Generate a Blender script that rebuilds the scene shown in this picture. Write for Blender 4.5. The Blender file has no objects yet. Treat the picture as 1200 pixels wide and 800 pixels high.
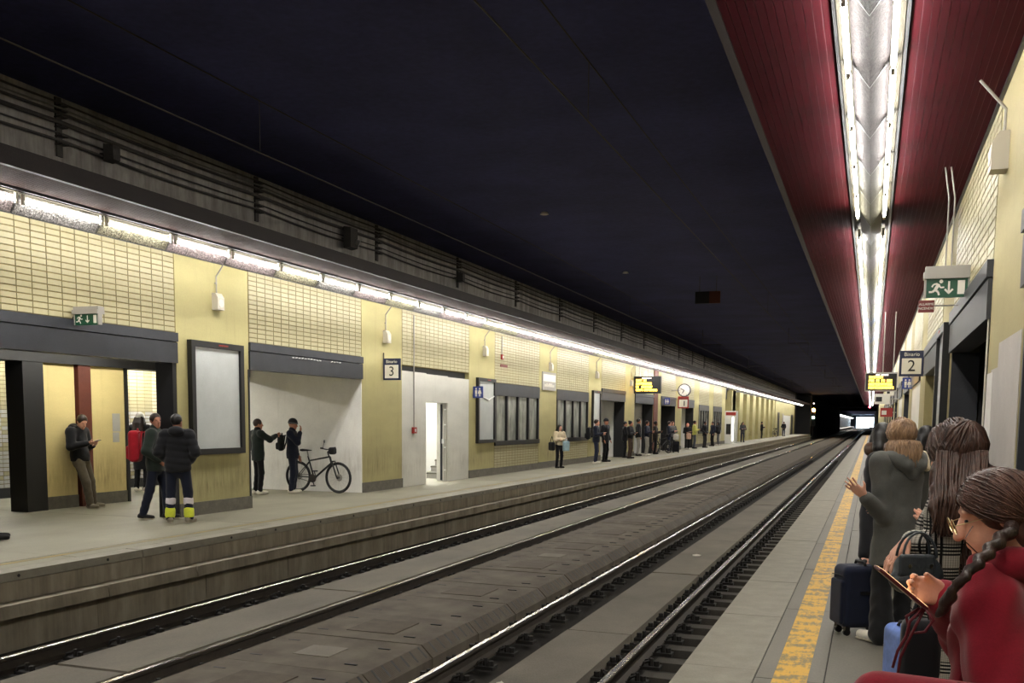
import bpy, bmesh, math, random
import numpy as np
from mathutils import Matrix, Vector
random.seed(7); np.random.seed(7)
SC = bpy.context.scene
COL = SC.collection
# ------------------------------------------------------------------ camera
CF, CPY, CYAW, CPITCH, CROLL, CH = 1153.0, 610.1, .3478, -.1021, .0095, 1.69
_f = np.array([-math.sin(CYAW)*math.cos(CPITCH), math.cos(CYAW)*math.cos(CPITCH), math.sin(CPITCH)])
_r = np.array([math.cos(CYAW), math.sin(CYAW), 0.]); _u = np.cross(_r, _f)
CR = _r*math.cos(CROLL)+_u*math.sin(CROLL); CU = -_r*math.sin(CROLL)+_u*math.cos(CROLL)
cam = bpy.data.cameras.new('camera'); camo = bpy.data.objects.new('camera', cam); COL.objects.link(camo)
cam.sensor_width = 36; cam.lens = CF*36/1200; cam.shift_y = (CPY-400)/1200
cam.clip_start = .05; cam.clip_end = 1500
camo.matrix_world = Matrix(((CR[0], CU[0], -_f[0], 0), (CR[1], CU[1], -_f[1], 0), (CR[2], CU[2], -_f[2], CH), (0, 0, 0, 1)))
SC.camera = camo
def ray(px, py): return _f+((px-600)/CF)*CR-((py-CPY)/CF)*CU
def at(px, py, Y):
    d = ray(px, py); t = Y/d[1]; return np.array([0, 0, CH])+t*d
# ------------------------------------------------------------------ world, exposure
w = bpy.data.worlds.new('world'); SC.world = w; w.use_nodes = True
w.node_tree.nodes['Background'].inputs[0].default_value = (.62, .85, 1, 1)
w.node_tree.nodes['Background'].inputs[1].default_value = 6
SC.view_settings.view_transform = 'Standard'; SC.view_settings.look = 'None'
SC.view_settings.gamma = 1; SC.view_settings.use_curve_mapping = False
SC.view_settings.exposure = 2.02
SC.cycles.use_denoising = True
SC.cycles.max_bounces = 7; SC.cycles.diffuse_bounces = 4; SC.cycles.glossy_bounces = 3
SC.cycles.sample_clamp_indirect = 6
TUBE = 26.0
# ------------------------------------------------------------------ materials
def lin(r, g, b):
    f = lambda c: (c/255/12.92 if c/255 <= .04045 else ((c/255+.055)/1.055)**2.4)
    return (f(r), f(g), f(b), 1)
class NT:
    def __init__(s, name):
        s.m = bpy.data.materials.new(name); s.m.use_nodes = True; s.t = s.m.node_tree; s.b = s.t.nodes['Principled BSDF']
    def n(s, typ, **kw):
        x = s.t.nodes.new(typ)
        for k, v in kw.items(): setattr(x, k, v)
        return x
    def l(s, a, b): s.t.links.new(a, b)
    def coord(s, scale=(1, 1, 1)):
        c = s.n('ShaderNodeTexCoord'); m = s.n('ShaderNodeMapping'); m.inputs['Scale'].default_value = scale
        s.l(c.outputs['Object'], m.inputs[0]); return m.outputs[0]
    def noise(s, scale=(1, 1, 1), sc=5, det=4, rough=.6):
        x = s.n('ShaderNodeTexNoise'); x.inputs['Scale'].default_value = sc; x.inputs['Detail'].default_value = det
        x.inputs['Roughness'].default_value = rough; s.l(s.coord(scale), x.inputs['Vector']); return x.outputs[0]
    def ramp(s, fac, a, b, ca=(0, 0, 0, 1), cb=(1, 1, 1, 1)):
        r = s.n('ShaderNodeValToRGB'); r.color_ramp.elements[0].position = a; r.color_ramp.elements[1].position = b
        r.color_ramp.elements[0].color = ca; r.color_ramp.elements[1].color = cb; s.l(fac, r.inputs[0]); return r.outputs[0]
    def mix(s, fac, a, b, mode='MIX'):
        x = s.n('ShaderNodeMix', data_type='RGBA', blend_type=mode)
        for i, v in ((0, fac), (6, a), (7, b)):
            if hasattr(v, 'is_linked'): s.l(v, x.inputs[i])
            else: x.inputs[i].default_value = v
        return x.outputs[2]
    def math(s, op, a, b=0.5):
        x = s.n('ShaderNodeMath', operation=op)
        for i, v in ((0, a), (1, b)):
            if hasattr(v, 'is_linked'): s.l(v, x.inputs[i])
            else: x.inputs[i].default_value = v
        return x.outputs[0]
    def sep(s, i):
        c = s.n('ShaderNodeTexCoord'); x = s.n('ShaderNodeSeparateXYZ'); s.l(c.outputs['Object'], x.inputs[0]); return x.outputs[i]
    def out(s, col=None, rough=.7, metal=0, bump=None, bs=.3, bd=.02, spec=None):
        if col is not None:
            if hasattr(col, 'is_linked'): s.l(col, s.b.inputs['Base Color'])
            else: s.b.inputs['Base Color'].default_value = col
        s.b.inputs['Roughness'].default_value = rough; s.b.inputs['Metallic'].default_value = metal
        if spec is not None: s.b.inputs['Specular IOR Level'].default_value = spec
        if bump is not None:
            x = s.n('ShaderNodeBump'); x.inputs['Strength'].default_value = bs; x.inputs['Distance'].default_value = bd
            s.l(bump, x.inputs['Height']); s.l(x.outputs[0], s.b.inputs['Normal'])
        return s.m
def scl(c, k): return (c[0]*k, c[1]*k, c[2]*k, 1)
def rough_mat(name, c, var=.35, sc=6, rough=.8, bs=.25, scale=(1, 1, 1), metal=0, spec=None, fine=60):
    t = NT(name); n = t.noise(scale, sc, 5); n2 = t.noise(scale, fine, 3)
    f = t.mix(.35, n, n2); col = t.mix(t.ramp(f, .3, .7), scl(c, 1-var), scl(c, 1+var))
    return t.out(col, rough, metal, n2, bs, .01, spec)
def plain(name, c, rough=.5, metal=0, spec=None): return NT(name).out(c, rough, metal, spec=spec)
def emit(name, c, s):
    t = NT(name); t.b.inputs['Emission Color'].default_value = c; t.b.inputs['Emission Strength'].default_value = s
    return t.out(c, .5)
def cloth(name, c, var=.18, sc=9, rough=.9, weave=260):
    t = NT(name); n = t.noise((1, 1, 1), sc, 3); n2 = t.noise((1, 1, 1), weave, 2)
    col = t.mix(t.ramp(t.mix(.4, n, n2), .35, .65), scl(c, 1-var), scl(c, 1+var))
    t.b.inputs['Sheen Weight'].default_value = .15
    return t.out(col, rough, 0, n2, .15, .004, .25)
M = {}
def plaster(name, c, stain, z0):
    t = NT(name)
    n = t.noise((1, .35, 1), 1.6, 5); n2 = t.noise((1, 1, 1), 40, 4)
    base = t.mix(t.ramp(t.mix(.3, n, n2), .3, .7), scl(c, .86), scl(c, 1.1))
    # grimy band where people lean, with vertical runs
    z = t.math('SUBTRACT', t.sep(2), z0)
    band = t.n('ShaderNodeMapRange'); band.inputs[1].default_value = 1.15; band.inputs[2].default_value = .45; t.l(z, band.inputs[0])
    band2 = t.n('ShaderNodeMapRange'); band2.inputs[1].default_value = .1; band2.inputs[2].default_value = .5; t.l(z, band2.inputs[0])
    run = t.noise((1, 1, .12), 13, 5, .7); big = t.noise((1, 1, 1), .9, 3)
    m = t.math('MULTIPLY', t.math('MULTIPLY', band.outputs[0], band2.outputs[0]), t.ramp(run, .38, .68))
    m = t.math('MULTIPLY', m, t.ramp(big, .3, .6))
    m2 = t.math('MULTIPLY', t.ramp(t.noise((1, 1, .1), 9, 5, .7), .55, .85), .35)
    col = t.mix(t.math('MAXIMUM', t.math('MULTIPLY', m, .75), t.math('MULTIPLY', m2, .7)), base, stain)
    return t.out(col, .75, 0, n2, .15, .01)
M['plaster'] = plaster('yellow_plaster', lin(172, 163, 113), lin(92, 81, 54), .05)
M['plaster_r'] = plaster('yellow_plaster_worn', lin(164, 153, 108), lin(104, 90, 56), 1.2)
M['white_wall'] = plaster('white_render', lin(204, 202, 192), lin(120, 115, 102), .05)
M['niche_wall'] = plaster('niche_render', lin(236, 234, 228), lin(170, 162, 146), .05)
M['tile'] = rough_mat('cream_tile', lin(166, 158, 122), .08, 3, .45, .05)
M['tile2'] = rough_mat('ivory_tile', lin(205, 198, 168), .08, 3, .45, .05)
M['tile_grey'] = rough_mat('grey_tile', lin(176, 174, 168), .1, 3, .5, .05)
M['grout'] = rough_mat('grout', lin(120, 106, 62), .2, 20, .9)
M['lintel'] = rough_mat('slate_panel', lin(50, 52, 57), .25, 3, .45, .05, spec=.4)
M['black'] = rough_mat('black_cladding', lin(26, 26, 28), .2, 4, .5, .05)
M['blackframe'] = plain('black_frame', lin(17, 17, 19), .4)
M['oxide'] = rough_mat('oxide_red_paint', lin(96, 46, 32), .2, 4, .6)
M['panel'] = plaster('yellow_panel', lin(216, 198, 138), lin(120, 96, 56), .05)
M['plinth'] = rough_mat('plinth_stone', lin(104, 100, 90), .3, 8, .85)
M['floor'] = rough_mat('platform_concrete', lin(118, 114, 104), .2, 1.3, .62, .12, scale=(1, .5, 1), spec=.35)
M['floor_l'] = rough_mat('platform_asphalt', lin(134, 130, 113), .22, 1.1, .6, .12, scale=(1, .5, 1), spec=.35)
M['coping'] = rough_mat('coping_stone', lin(140, 135, 122), .2, 5, .7)
def streaked(name, c, dark):
    t = NT(name); n = t.noise((1, 1, .10), 4, 5, .7); n2 = t.noise((1, 1, .5), 7, 5)
    col = t.mix(t.ramp(n, .35, .8), c, dark); col = t.mix(t.math('MULTIPLY', t.ramp(n2, .45, .8), .45), col, scl(dark, .8))
    return t.out(col, .85, 0, n2, .3, .01)
M['face'] = streaked('stained_concrete', lin(164, 155, 137), lin(108, 99, 86))
M['bed'] = rough_mat('track_bed', lin(40, 37, 33), .35, 4, .95)
M['slab'] = rough_mat('track_slab', lin(115, 109, 98), .28, 1.2, .85, .3, scale=(1, .6, 1))
M['cover'] = None
t = NT('ribbed_cover'); wv = t.n('ShaderNodeTexWave', wave_type='BANDS', bands_direction='Y'); wv.inputs['Scale'].default_value = 18
t.l(t.coord(), wv.inputs[0]); n = t.noise((1, 1, 1), 2.2, 5)
M['cover'] = t.out(t.mix(t.ramp(n, .3, .7), lin(84, 75, 65), lin(116, 108, 96)), .85, 0, wv.outputs[1], .6, .01)
M['cover_side'] = rough_mat('cover_edge', lin(88, 79, 68), .3, 5, .9)
M['stair'] = rough_mat('stair_stone', lin(150, 147, 140), .15, 6, .7)
M['sleeper'] = rough_mat('sleeper_concrete', lin(62, 58, 51), .3, 5, .9)
M['steel'] = plain('polished_steel', lin(205, 200, 190), .22, 1)
M['rust'] = rough_mat('rusty_steel', lin(52, 45, 38), .35, 8, .75, .2)
M['clip'] = rough_mat('fastener_iron', lin(28, 25, 22), .3, 30, .75)
M['tunnel'] = rough_mat('sooty_concrete', lin(80, 78, 84), .35, .7, .95, .3, fine=12)
M['tunnel_ceil'] = rough_mat('sooty_ceiling', lin(62, 65, 112), .4, .5, .95, .3, fine=9)
M['shell'] = plain('dark_shell', lin(30, 30, 32), .95)
M['upper'] = streaked('upper_wall_concrete', lin(178, 172, 166), lin(96, 91, 86))
M['cable'] = rough_mat('dusty_black_cable', lin(70, 66, 63), .4, 3, .8)
M['cable_g'] = plain('grey_cable', lin(120, 118, 112), .5)
M['canopy_edge'] = rough_mat('fascia_paint', lin(46, 38, 38), .2, 3, .55)
def perforated(name, c, hole, sx, sy):
    t = NT(name); b = t.n('ShaderNodeTexBrick'); b.offset = 0
    b.inputs['Scale'].default_value = 1; b.inputs['Brick Width'].default_value = sx; b.inputs['Row Height'].default_value = sy
    b.inputs['Mortar Size'].default_value = .0045; b.inputs['Mortar Smooth'].default_value = .1
    b.inputs['Color1'].default_value = hole; b.inputs['Color2'].default_value = hole; b.inputs['Mortar'].default_value = c
    t.l(t.coord(), b.inputs['Vector'])
    n = t.noise((1, .4, 1), 2, 3)
    col = t.mix(.5, b.outputs[0], t.mix(t.ramp(n, .3, .7), scl(c, .7), c), 'MIX')
    return t.out(col, .8, 0, b.outputs[1], .2, .004, .04)
M['slat'] = perforated('oxblood_perforated_metal', lin(60, 8, 17), lin(20, 2, 6), .02, .012)
M['slat_l'] = perforated('brown_perforated_metal', lin(46, 29, 24), lin(15, 9, 8), .02, .012)
M['slat_gap_l'] = plain('brown_backing', lin(52, 36, 31), .8, spec=.05)
M['slat_gap'] = plain('dusty_backing', lin(84, 44, 52), .8)
M['rail_black'] = plain('channel_black', lin(20, 20, 24), .45)
def reflector(name, c):
    t = NT(name); v = t.noise((1, 1, 1), 42, 4, .75)
    return t.out(t.mix(t.ramp(v, .42, .58), scl(c, .28), scl(c, 1.15)), .75, 0, v, .9, .03, .08)
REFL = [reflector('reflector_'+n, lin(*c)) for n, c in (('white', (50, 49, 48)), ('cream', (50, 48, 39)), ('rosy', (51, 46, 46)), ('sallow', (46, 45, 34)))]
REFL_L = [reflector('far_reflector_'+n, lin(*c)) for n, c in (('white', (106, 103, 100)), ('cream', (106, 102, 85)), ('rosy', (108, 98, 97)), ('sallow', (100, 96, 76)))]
M['refl_dark'] = plain('reflector_dark', lin(24, 22, 22), .6)
M['refl_blue'] = reflector('reflector_blue', lin(28, 36, 54))
M['trough'] = rough_mat('trough_metal', lin(58, 55, 46), .2, 4, .8, spec=.08)
M['tube'] = emit('tube_white', (1, .97, .92, 1), TUBE)
M['tube_dim'] = emit('tube_warm', (1, .93, .76, 1), TUBE*.7)
M['poster'] = rough_mat('blank_poster', lin(192, 196, 194), .12, 1.5, .25, .03, spec=.5)
t = NT('clouded_glass'); n = t.noise((1, 1, .4), 3, 4); M['pane'] = t.out(t.mix(t.ramp(n, .3, .7), lin(104, 108, 102), lin(176, 178, 168)), .2, spec=.6)
M['white'] = plain('white_paint', lin(222, 222, 218), .5)
M['offwhite'] = plain('off_white', lin(196, 190, 176), .55)
M['grey'] = plain('grey_plastic', lin(150, 146, 138), .5)
M['navy_sign'] = plain('navy_sign', lin(22, 30, 66), .4)
M['blue_sign'] = plain('blue_sign', lin(42, 58, 132), .4)
M['sign_white'] = plain('sign_white', lin(216, 212, 200), .5)
M['green_sign'] = plain('green_sign', lin(18, 74, 50), .45)
M['red_sign'] = plain('red_sign', lin(150, 40, 34), .5)
M['brown_sign'] = plain('brown_red_sign', lin(112, 44, 38), .5)
M['amber'] = emit('amber_led', (1, .62, .06, 1), 2.2)
M['amber_w'] = emit('pale_led', (1, .86, .78, 1), 1.2)
M['ink'] = plain('ink_black', lin(16, 16, 18), .5)
t = NT('worn_yellow_paint'); n = t.noise((1, .3, 1), 22, 5, .7); n2 = t.noise((.4, 1, 1), 5, 4)
f = t.ramp(t.mix(.55, n, n2), .44, .52); M['yellow'] = t.out(t.mix(f, lin(134, 118, 72), lin(214, 164, 38)), .6)
t = NT('faded_yellow_paint'); n = t.noise((1, .5, 1), 6, 5, .7)
M['yellow_l'] = t.out(t.mix(t.ramp(n, .35, .6), lin(120, 112, 90), lin(150, 130, 74)), .65)
M['glow_orange'] = emit('signal_orange', (1, .42, .08, 1), 40)
M['glow_green'] = emit('signal_green', (.5, 1, .6, 1), 18)
M['glow_red'] = emit('signal_red', (1, .05, .08, 1), 25)
# ------------------------------------------------------------------ mesh helpers
class MB:
    def __init__(s): s.v = []; s.f = []; s.mi = []; s.cur = 0
    def add(s, vs, fs):
        o = len(s.v); s.v += [tuple(map(float, p)) for p in vs]
        for f in fs: s.f.append(tuple(o+i for i in f)); s.mi.append(s.cur)
        return s
    def box(s, x0, x1, y0, y1, z0, z1):
        return s.add([(x0, y0, z0), (x1, y0, z0), (x1, y1, z0), (x0, y1, z0), (x0, y0, z1), (x1, y0, z1), (x1, y1, z1), (x0, y1, z1)],
                     [(0, 3, 2, 1), (4, 5, 6, 7), (0, 1, 5, 4), (1, 2, 6, 5), (2, 3, 7, 6), (3, 0, 4, 7)])
    def tile(s, x0, x1, y0, y1, z0, z1, b, ax):
        # bevelled slab whose proud face looks along ax ('+x','-x','-y','+z')
        if ax in ('+x', '-x'):
            a, c = (x0, x1) if ax == '+x' else (x1, x0)
            vs = [(a, y0, z0), (a, y1, z0), (a, y1, z1), (a, y0, z1), (c, y0+b, z0+b), (c, y1-b, z0+b), (c, y1-b, z1-b), (c, y0+b, z1-b)]
        elif ax == '-y':
            vs = [(x0, y1, z0), (x1, y1, z0), (x1, y1, z1), (x0, y1, z1), (x0+b, y0, z0+b), (x1-b, y0, z0+b), (x1-b, y0, z1-b), (x0+b, y0, z1-b)]
        else:
            vs = [(x0, y0, z0), (x1, y0, z0), (x1, y1, z0), (x0, y1, z0), (x0+b, y0+b, z1), (x1-b, y0+b, z1), (x1-b, y1-b, z1), (x0+b, y1-b, z1)]
        fs = [(4, 5, 6, 7), (0, 1, 5, 4), (1, 2, 6, 5), (2, 3, 7, 6), (3, 0, 4, 7)]
        if ax == '-x': fs = [f[::-1] for f in fs]
        return s.add(vs, fs)
    def prism(s, prof, y0, y1):        # closed (x,z) profile, counter-clockwise seen from -Y, extruded along Y
        n = len(prof); vs = [(x, y0, z) for x, z in prof]+[(x, y1, z) for x, z in prof]
        return s.add(vs, [tuple(range(n)), tuple(range(2*n-1, n-1, -1))]+[((i+1) % n, i, i+n, (i+1) % n+n) for i in range(n)])
    def tube(s, pts, r, n=8, cap=True):
        pts = [np.array(p, float) for p in pts]; rs = r if hasattr(r, '__len__') else [r]*len(pts)
        vs = []; up = None
        for i, p in enumerate(pts):
            d = pts[min(i+1, len(pts)-1)]-pts[max(i-1, 0)]; d = d/(np.linalg.norm(d)+1e-9)
            if up is None: up = np.array([0, 0, 1.]) if abs(d[2]) < .9 else np.array([1., 0, 0])
            a = np.cross(d, up); a /= np.linalg.norm(a)+1e-9; b = np.cross(a, d); up = b
            for k in range(n):
                t = 2*math.pi*k/n; vs.append(p+rs[i]*(math.cos(t)*a+math.sin(t)*b))
        fs = [(i*n+k, i*n+(k+1) % n, (i+1)*n+(k+1) % n, (i+1)*n+k) for i in range(len(pts)-1) for k in range(n)]
        if cap: fs += [tuple(range(n-1, -1, -1)), tuple(range((len(pts)-1)*n, len(pts)*n))]
        return s.add(vs, [f[::-1] for f in fs])
    def torus(s, c, ax, R, r, n=32, m=8, t0=0, t1=2*math.pi):
        ax = np.array(ax, float); ax /= np.linalg.norm(ax); u = np.cross(ax, (0, 0, 1.) if abs(ax[2]) < .9 else (1., 0, 0)); u /= np.linalg.norm(u); v = np.cross(ax, u)
        c = np.array(c, float); full = t1-t0 > 6.28; vs = []
        k = n if full else n+1
        for i in range(k):
            t = t0+(t1-t0)*i/n; d = math.cos(t)*u+math.sin(t)*v
            for j in range(m):
                q = 2*math.pi*j/m; vs.append(c+d*(R+r*math.cos(q))+ax*r*math.sin(q))
        return s.add(vs, [((i % k)*m+j, ((i+1) % k)*m+j, ((i+1) % k)*m+(j+1) % m, (i % k)*m+(j+1) % m) for i in range(n) for j in range(m)])
    def disc(s, c, ax, R, n=24, R2=None, th=.01):
        c = np.array(c, float); ax = np.array(ax, float); ax /= np.linalg.norm(ax)
        return s.tube([c-ax*th/2, c+ax*th/2], [R, R if R2 is None else R2], n)
    def poly(s, pts): return s.add(pts, [tuple(range(len(pts)))])
    def mesh(s, name, mats, smooth=False):
        me = bpy.data.meshes.new(name); me.from_pydata(s.v, [], s.f)
        for m in (mats if isinstance(mats, (list, tuple)) else [mats]): me.materials.append(m)
        if any(s.mi): me.polygons.foreach_set('material_index', s.mi)
        if smooth: me.polygons.foreach_set('use_smooth', [True]*len(me.polygons))
        me.update(); return me
    def build(s, name, mats, parent=None, smooth=False, **kw):
        return link(name, s.mesh(name, mats, smooth), parent, **kw)
def link(name, me, parent=None, loc=None, rz=None, **kw):
    o = bpy.data.objects.new(name, me); COL.objects.link(o); o.parent = parent
    if loc is not None: o.location = loc
    if rz is not None: o.rotation_euler[2] = rz
    for k, v in kw.items():
        if v is not None: o[{'cat': 'category'}.get(k, k)] = v
    return o
def thing(name, label, cat, loc=(0, 0, 0), rz=0, group=None):
    return link(name, None, None, loc, rz, label=label, cat=cat, group=group)
def struct(name, mb, mats, label, cat, **kw):
    return mb.build(name, mats, None, kind='structure', label=label, cat=cat, **kw)
def dup(root, loc=None, rz=None, label=None, group=None):
    r = root.copy(); COL.objects.link(r)
    if loc is not None: r.location = loc
    if rz is not None: r.rotation_euler[2] = rz
    if label: r['label'] = label
    if group: r['group'] = group
    for ch in list(root.children):
        c = ch.copy(); COL.objects.link(c); c.parent = r
        for g in ch.children:
            d = g.copy(); COL.objects.link(d); d.parent = c
    return r
def text(name, body, size, mat, parent, loc, face='-y', align='CENTER', depth=.002):
    cu = bpy.data.curves.new('t', 'FONT'); cu.body = body; cu.size = size; cu.align_x = align; cu.align_y = 'CENTER'; cu.extrude = depth; cu.resolution_u = 3
    o = bpy.data.objects.new('t', cu); COL.objects.link(o); dg = bpy.context.evaluated_depsgraph_get()
    me = bpy.data.meshes.new_from_object(o.evaluated_get(dg)); bpy.data.objects.remove(o); bpy.data.curves.remove(cu)
    R = {'-y': Matrix.Rotation(math.pi/2, 4, 'X'), '+x': Matrix(((0, 0, 1, 0), (1, 0, 0, 0), (0, 1, 0, 0), (0, 0, 0, 1)))}[face]
    me.transform(R); me.materials.clear(); me.materials.append(mat); me.name = name
    return link(name, me, parent, loc)
# ================================================================== THE SETTING
WL, WR = -10.58, .88            # wall faces
LZ = .05                        # far platform level
ER, EL = -1.17, -8.43           # platform edges
RT = -.55                       # rail top
RAILS = (-2.0925, -3.5975, -6.0015, -7.5065)
CZ = 4.3                        # canopy underside
Y0, Y1 = -7.0, 152.0
PITCH, OPEN, FIRST = 6.17, 4.2, 9.03
# outer shell of the tunnel, closed but for the far mouth
b = MB(); b.box(-24, -23.7, -9, 560, -1.6, 7); b.box(3.7, 4, -9, 560, -1.6, 7); b.box(-24, 4, -9.3, -9, -1.6, 7)
b.box(-24, 4, -9, 560, 6.6, 7); b.box(-24, 4, -9, 560, -1.8, -1.6); b.box(-24, -7.6, 559, 560, -1.6, 7); b.box(1.0, 4, 559, 560, -1.6, 7); b.box(-7.6, 1.0, 559, 560, 4.9, 7)
struct('tunnel_shell', b, M['shell'], 'dark outer tunnel wall closing the underground station', 'tunnel')
b = MB(); b.box(-23, 3.5, -8.8, 558, 6.0, 6.3)
ceil = struct('ceiling', b, M['tunnel_ceil'], 'sooty dark concrete ceiling high above the tracks', 'ceiling')
b = MB(); b.box(-8.45, -1.1, Y0, 558, -1.0, -.78)
bed = struct('track_bed', b, M['bed'], 'dark sunken bed under both railway tracks', 'track bed')
# concrete infill slabs between the rails
def slabs(x0, x1, zt, first, step, ny, parent, name='slab'):
    m = MB().tile(x0, x1, .012, step-.012, -.78, zt, .012, '+z').mesh(name, M['slab'])
    for k in range(ny): link(name, m, parent, (0, first+k*step, random.uniform(-.006, .006)))
    e = first+ny*step
    MB().box(x0, x1, e, 400, -.78, zt).build(name, M['slab'], parent)
slabs(-3.1, -2.36, -.63, -3.2, 4.53, 14, bed)
slabs(-7.12, -6.28, -.63, -2.0, 4.53, 14, bed)
# sleeper ends beside the near platform
m = MB().tile(-1.96, -1.3, -.13, .13, -.78, -.70, .02, '+z').mesh('sleeper', M['sleeper'])
for k in range(70): link('sleeper', m, bed, (0, 4.25+.6*k, 0))
# rubber-faced covers between the tracks
cv = MB(); L = 1.2; g = .012
cv.prism([(-5.55, -.78), (-3.93, -.78), (-3.93, -.63), (-4.05, -.51), (-5.5, -.5), (-5.55, -.55)], g, L-g)
cvm = cv.mesh('cover', M['cover'])
slot = MB()
for k in range(6):
    y = .14+k*.19
    slot.add([(-4.045, y, -.512), (-4.045, y+.035, -.512), (-3.95, y+.035, -.606), (-3.95, y, -.606)], [(0, 3, 2, 1)])
for x, y in ((-5.3, .25), (-5.3, .9), (-4.3, .25), (-4.3, .9)): slot.box(x-.06, x+.06, y-.012, y+.012, -.51, -.4985)
slm = slot.mesh('slot', M['ink'])
hatch = MB().box(-5.05, -4.5, .3, .9, -.51, -.497).mesh('hatch', M['cover_side'])
patch = MB().box(-5.0, -4.62, .4, .78, -.51, -.4978).mesh('hatch', M['slab'])
for k in range(40):
    c = link('cover', cvm, bed, (0, 4.4+1.2*k-.6, random.uniform(-.008, .008)))
    if k < 26: link('slot', slm, c)
    if k % 2 == 0: link('hatch', hatch, c)
    elif k % 3 == 0: link('hatch', patch, c)
MB().prism([(-5.55, -.78), (-3.93, -.78), (-3.93, -.63), (-4.05, -.51), (-5.55, -.5)], 51.8, 400).build('cover', M['cover_side'], bed)
MB().box(-6.28+.35, -5.6, 3, 400, -.78, -.72).build('drain_strip', M['bed'], bed)
# rails
def rail(x, label):
    p = [(-.075, -.16), (.075, -.16), (.075, -.145), (.012, -.125), (.012, -.05), (.036, -.035), (.036, -.012), (-.036, -.012), (-.036, -.035), (-.012, -.05), (-.012, -.125), (-.075, -.145)]
    o = MB().prism([(x+a, RT+c) for a, c in p], Y0, 555).build('rail', M['rust'], None, label=label, cat='rail', group='running rails')
    MB().prism([(x-.03, RT-.013), (x+.03, RT-.013), (x+.03, RT-.004), (x+.022, RT), (x-.022, RT), (x-.03, RT-.004)], Y0, 555).build('rail_head', M['steel'], o, label='polished bright running surface')
    return o
RL = [rail(x, l) for x, l in zip(RAILS, ('steel rail alongside the platform with the crowd in coats', 'steel rail beside the sloping edge of the ribbed covers', 'steel rail on the flat side of the ribbed covers', 'steel rail below the stained concrete platform face'))]
fb = MB()
fb.box(-.10, .10, -.07, .07, -.02, .012)
fb.tube([(-.075, -.055, .01), (-.06, -.05, .05), (0, 0, .066), (-.06, .05, .05), (-.075, .055, .01)], .014, 5)
fb.tube([(.0, 0, .0), (0, 0, .085)], [.026, .022], 6); fb.tube([(.055, 0, .0), (.055, 0, .06)], .03, 6)
fbm = fb.mesh('rail_fastener', M['clip'])
fbm2 = fbm.copy(); fbm2.transform(Matrix.Rotation(math.pi, 4, 'Z'))
rest = {}
for i, x in enumerate(RAILS):
    rest[i] = MB()
    for k in range(-4, 100):
        y = 8.75+.6*(k-6)
        for s in (1, -1):
            if y < 3: continue
            if y < 24.5: link('rail_fastener', fbm if s > 0 else fbm2, RL[i], (x+s*.165, y, RT-.15))
            else: rest[i].box(x+s*.165-.08, x+s*.165+.08, y-.06, y+.06, RT-.17, RT-.085)
    rest[i].build('rail_fastener', M['clip'], RL[i], kind='stuff')
# ---------------------------------------------------------------- near platform
b = MB(); b.box(ER+.03, WR, Y0, Y1, -1.0, -.012)
fr = struct('floor_near', b, M['bed'], 'grey concrete platform carrying the queue of women', 'platform')
def paving(x0, x1, y0, step, n, z, mat, name, parent, bev=.003, y1=Y1):
    m = MB().tile(x0+.0015, x1-.0015, .002, step-.002, z-.10, z, bev, '+z').mesh(name, mat)
    for k in range(n): link(name, m, parent, (0, y0+k*step, random.uniform(-.0015, .0015)))
    if y0+n*step < y1: MB().box(x0, x1, y0+n*step, y1, z-.1, z).build(name, mat, parent)
paving(ER, -.66, Y0, 1.97, 22, 0, M['coping'], 'edge_slab', fr)
paving(-.66, -.22, Y0+.6, 2.6, 17, 0, M['floor'], 'paving_slab', fr)
paving(-.22, WR, Y0, 2.6, 17, 0, M['floor'], 'paving_slab', fr)
MB().box(-.545, -.325, Y0, Y1, -.02, .0025).build('safety_line', M['yellow'], fr, label='worn yellow safety line')
# ---------------------------------------------------------------- far platform
b = MB(); b.box(WL-8, EL-.05, Y0, Y1, -1.0, LZ-.01)
fl = struct('floor_far', b, M['bed'], 'grey platform across the tracks below the yellow wall', 'platform')
paving(-9.05, EL-.26, Y0, 4.0, 16, LZ, M['floor_l'], 'paving_slab', fl, .004)
paving(-18.5, -9.05, Y0, 4.0, 16, LZ, M['floor_l'], 'paving_slab', fl, .004)
MB().box(-9.0, -8.92, Y0, Y1, LZ-.02, LZ+.002).build('safety_line', M['yellow_l'], fl, label='faded yellow safety line')
cop = MB().tile(EL-.26, EL+.02, .006, 2.394, LZ-.09, LZ, .008, '+z').mesh('coping_stone', M['coping'])
dot = MB()
for y in (.5, 1.8): dot.disc((EL+.021, y, LZ-.045), (1, 0, 0), .018, 8, th=.006)
dotm = dot.mesh('bolt', M['ink'])
face = MB().box(EL-.1, EL, .004, 2.396, -.27, LZ-.1).mesh('face_panel', M['face'])
duct = MB().tile(EL, EL+.21, .006, 1.594, -.39, -.255, .012, '+z').mesh('duct_block', M['face'])
low = MB().box(EL-.1, EL+.03, .006, 1.994, -.8, -.44).mesh('face_panel', M['face'])
for k in range(30):
    c = link('coping_stone', cop, fl, (0, Y0+2.4*k, 0)); link('bolt', dotm, c); link('face_panel', face, fl, (0, Y0+2.4*k, 0))
for k in range(44): link('duct_block', duct, fl, (random.uniform(-.006, .006), Y0+1.6*k, 0))
for k in range(36): link('face_panel', low, fl, (random.uniform(-.004, .004), Y0+2.0*k, 0))
b = MB(); b.box(EL-.26, EL+.02, 65, Y1, LZ-.09, LZ); b.box(EL-.1, EL, 65, Y1, -.27, LZ-.1); b.box(EL, EL+.21, 63.4, Y1, -.39, -.255); b.box(EL-.1, EL+.03, 65, Y1, -.8, -.44)
b.build('face_panel', M['face'], fl)
MB().box(EL-.3, EL-.12, Y0, Y1, -.8, LZ-.11).build('core_wall', M['bed'], fl)
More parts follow.
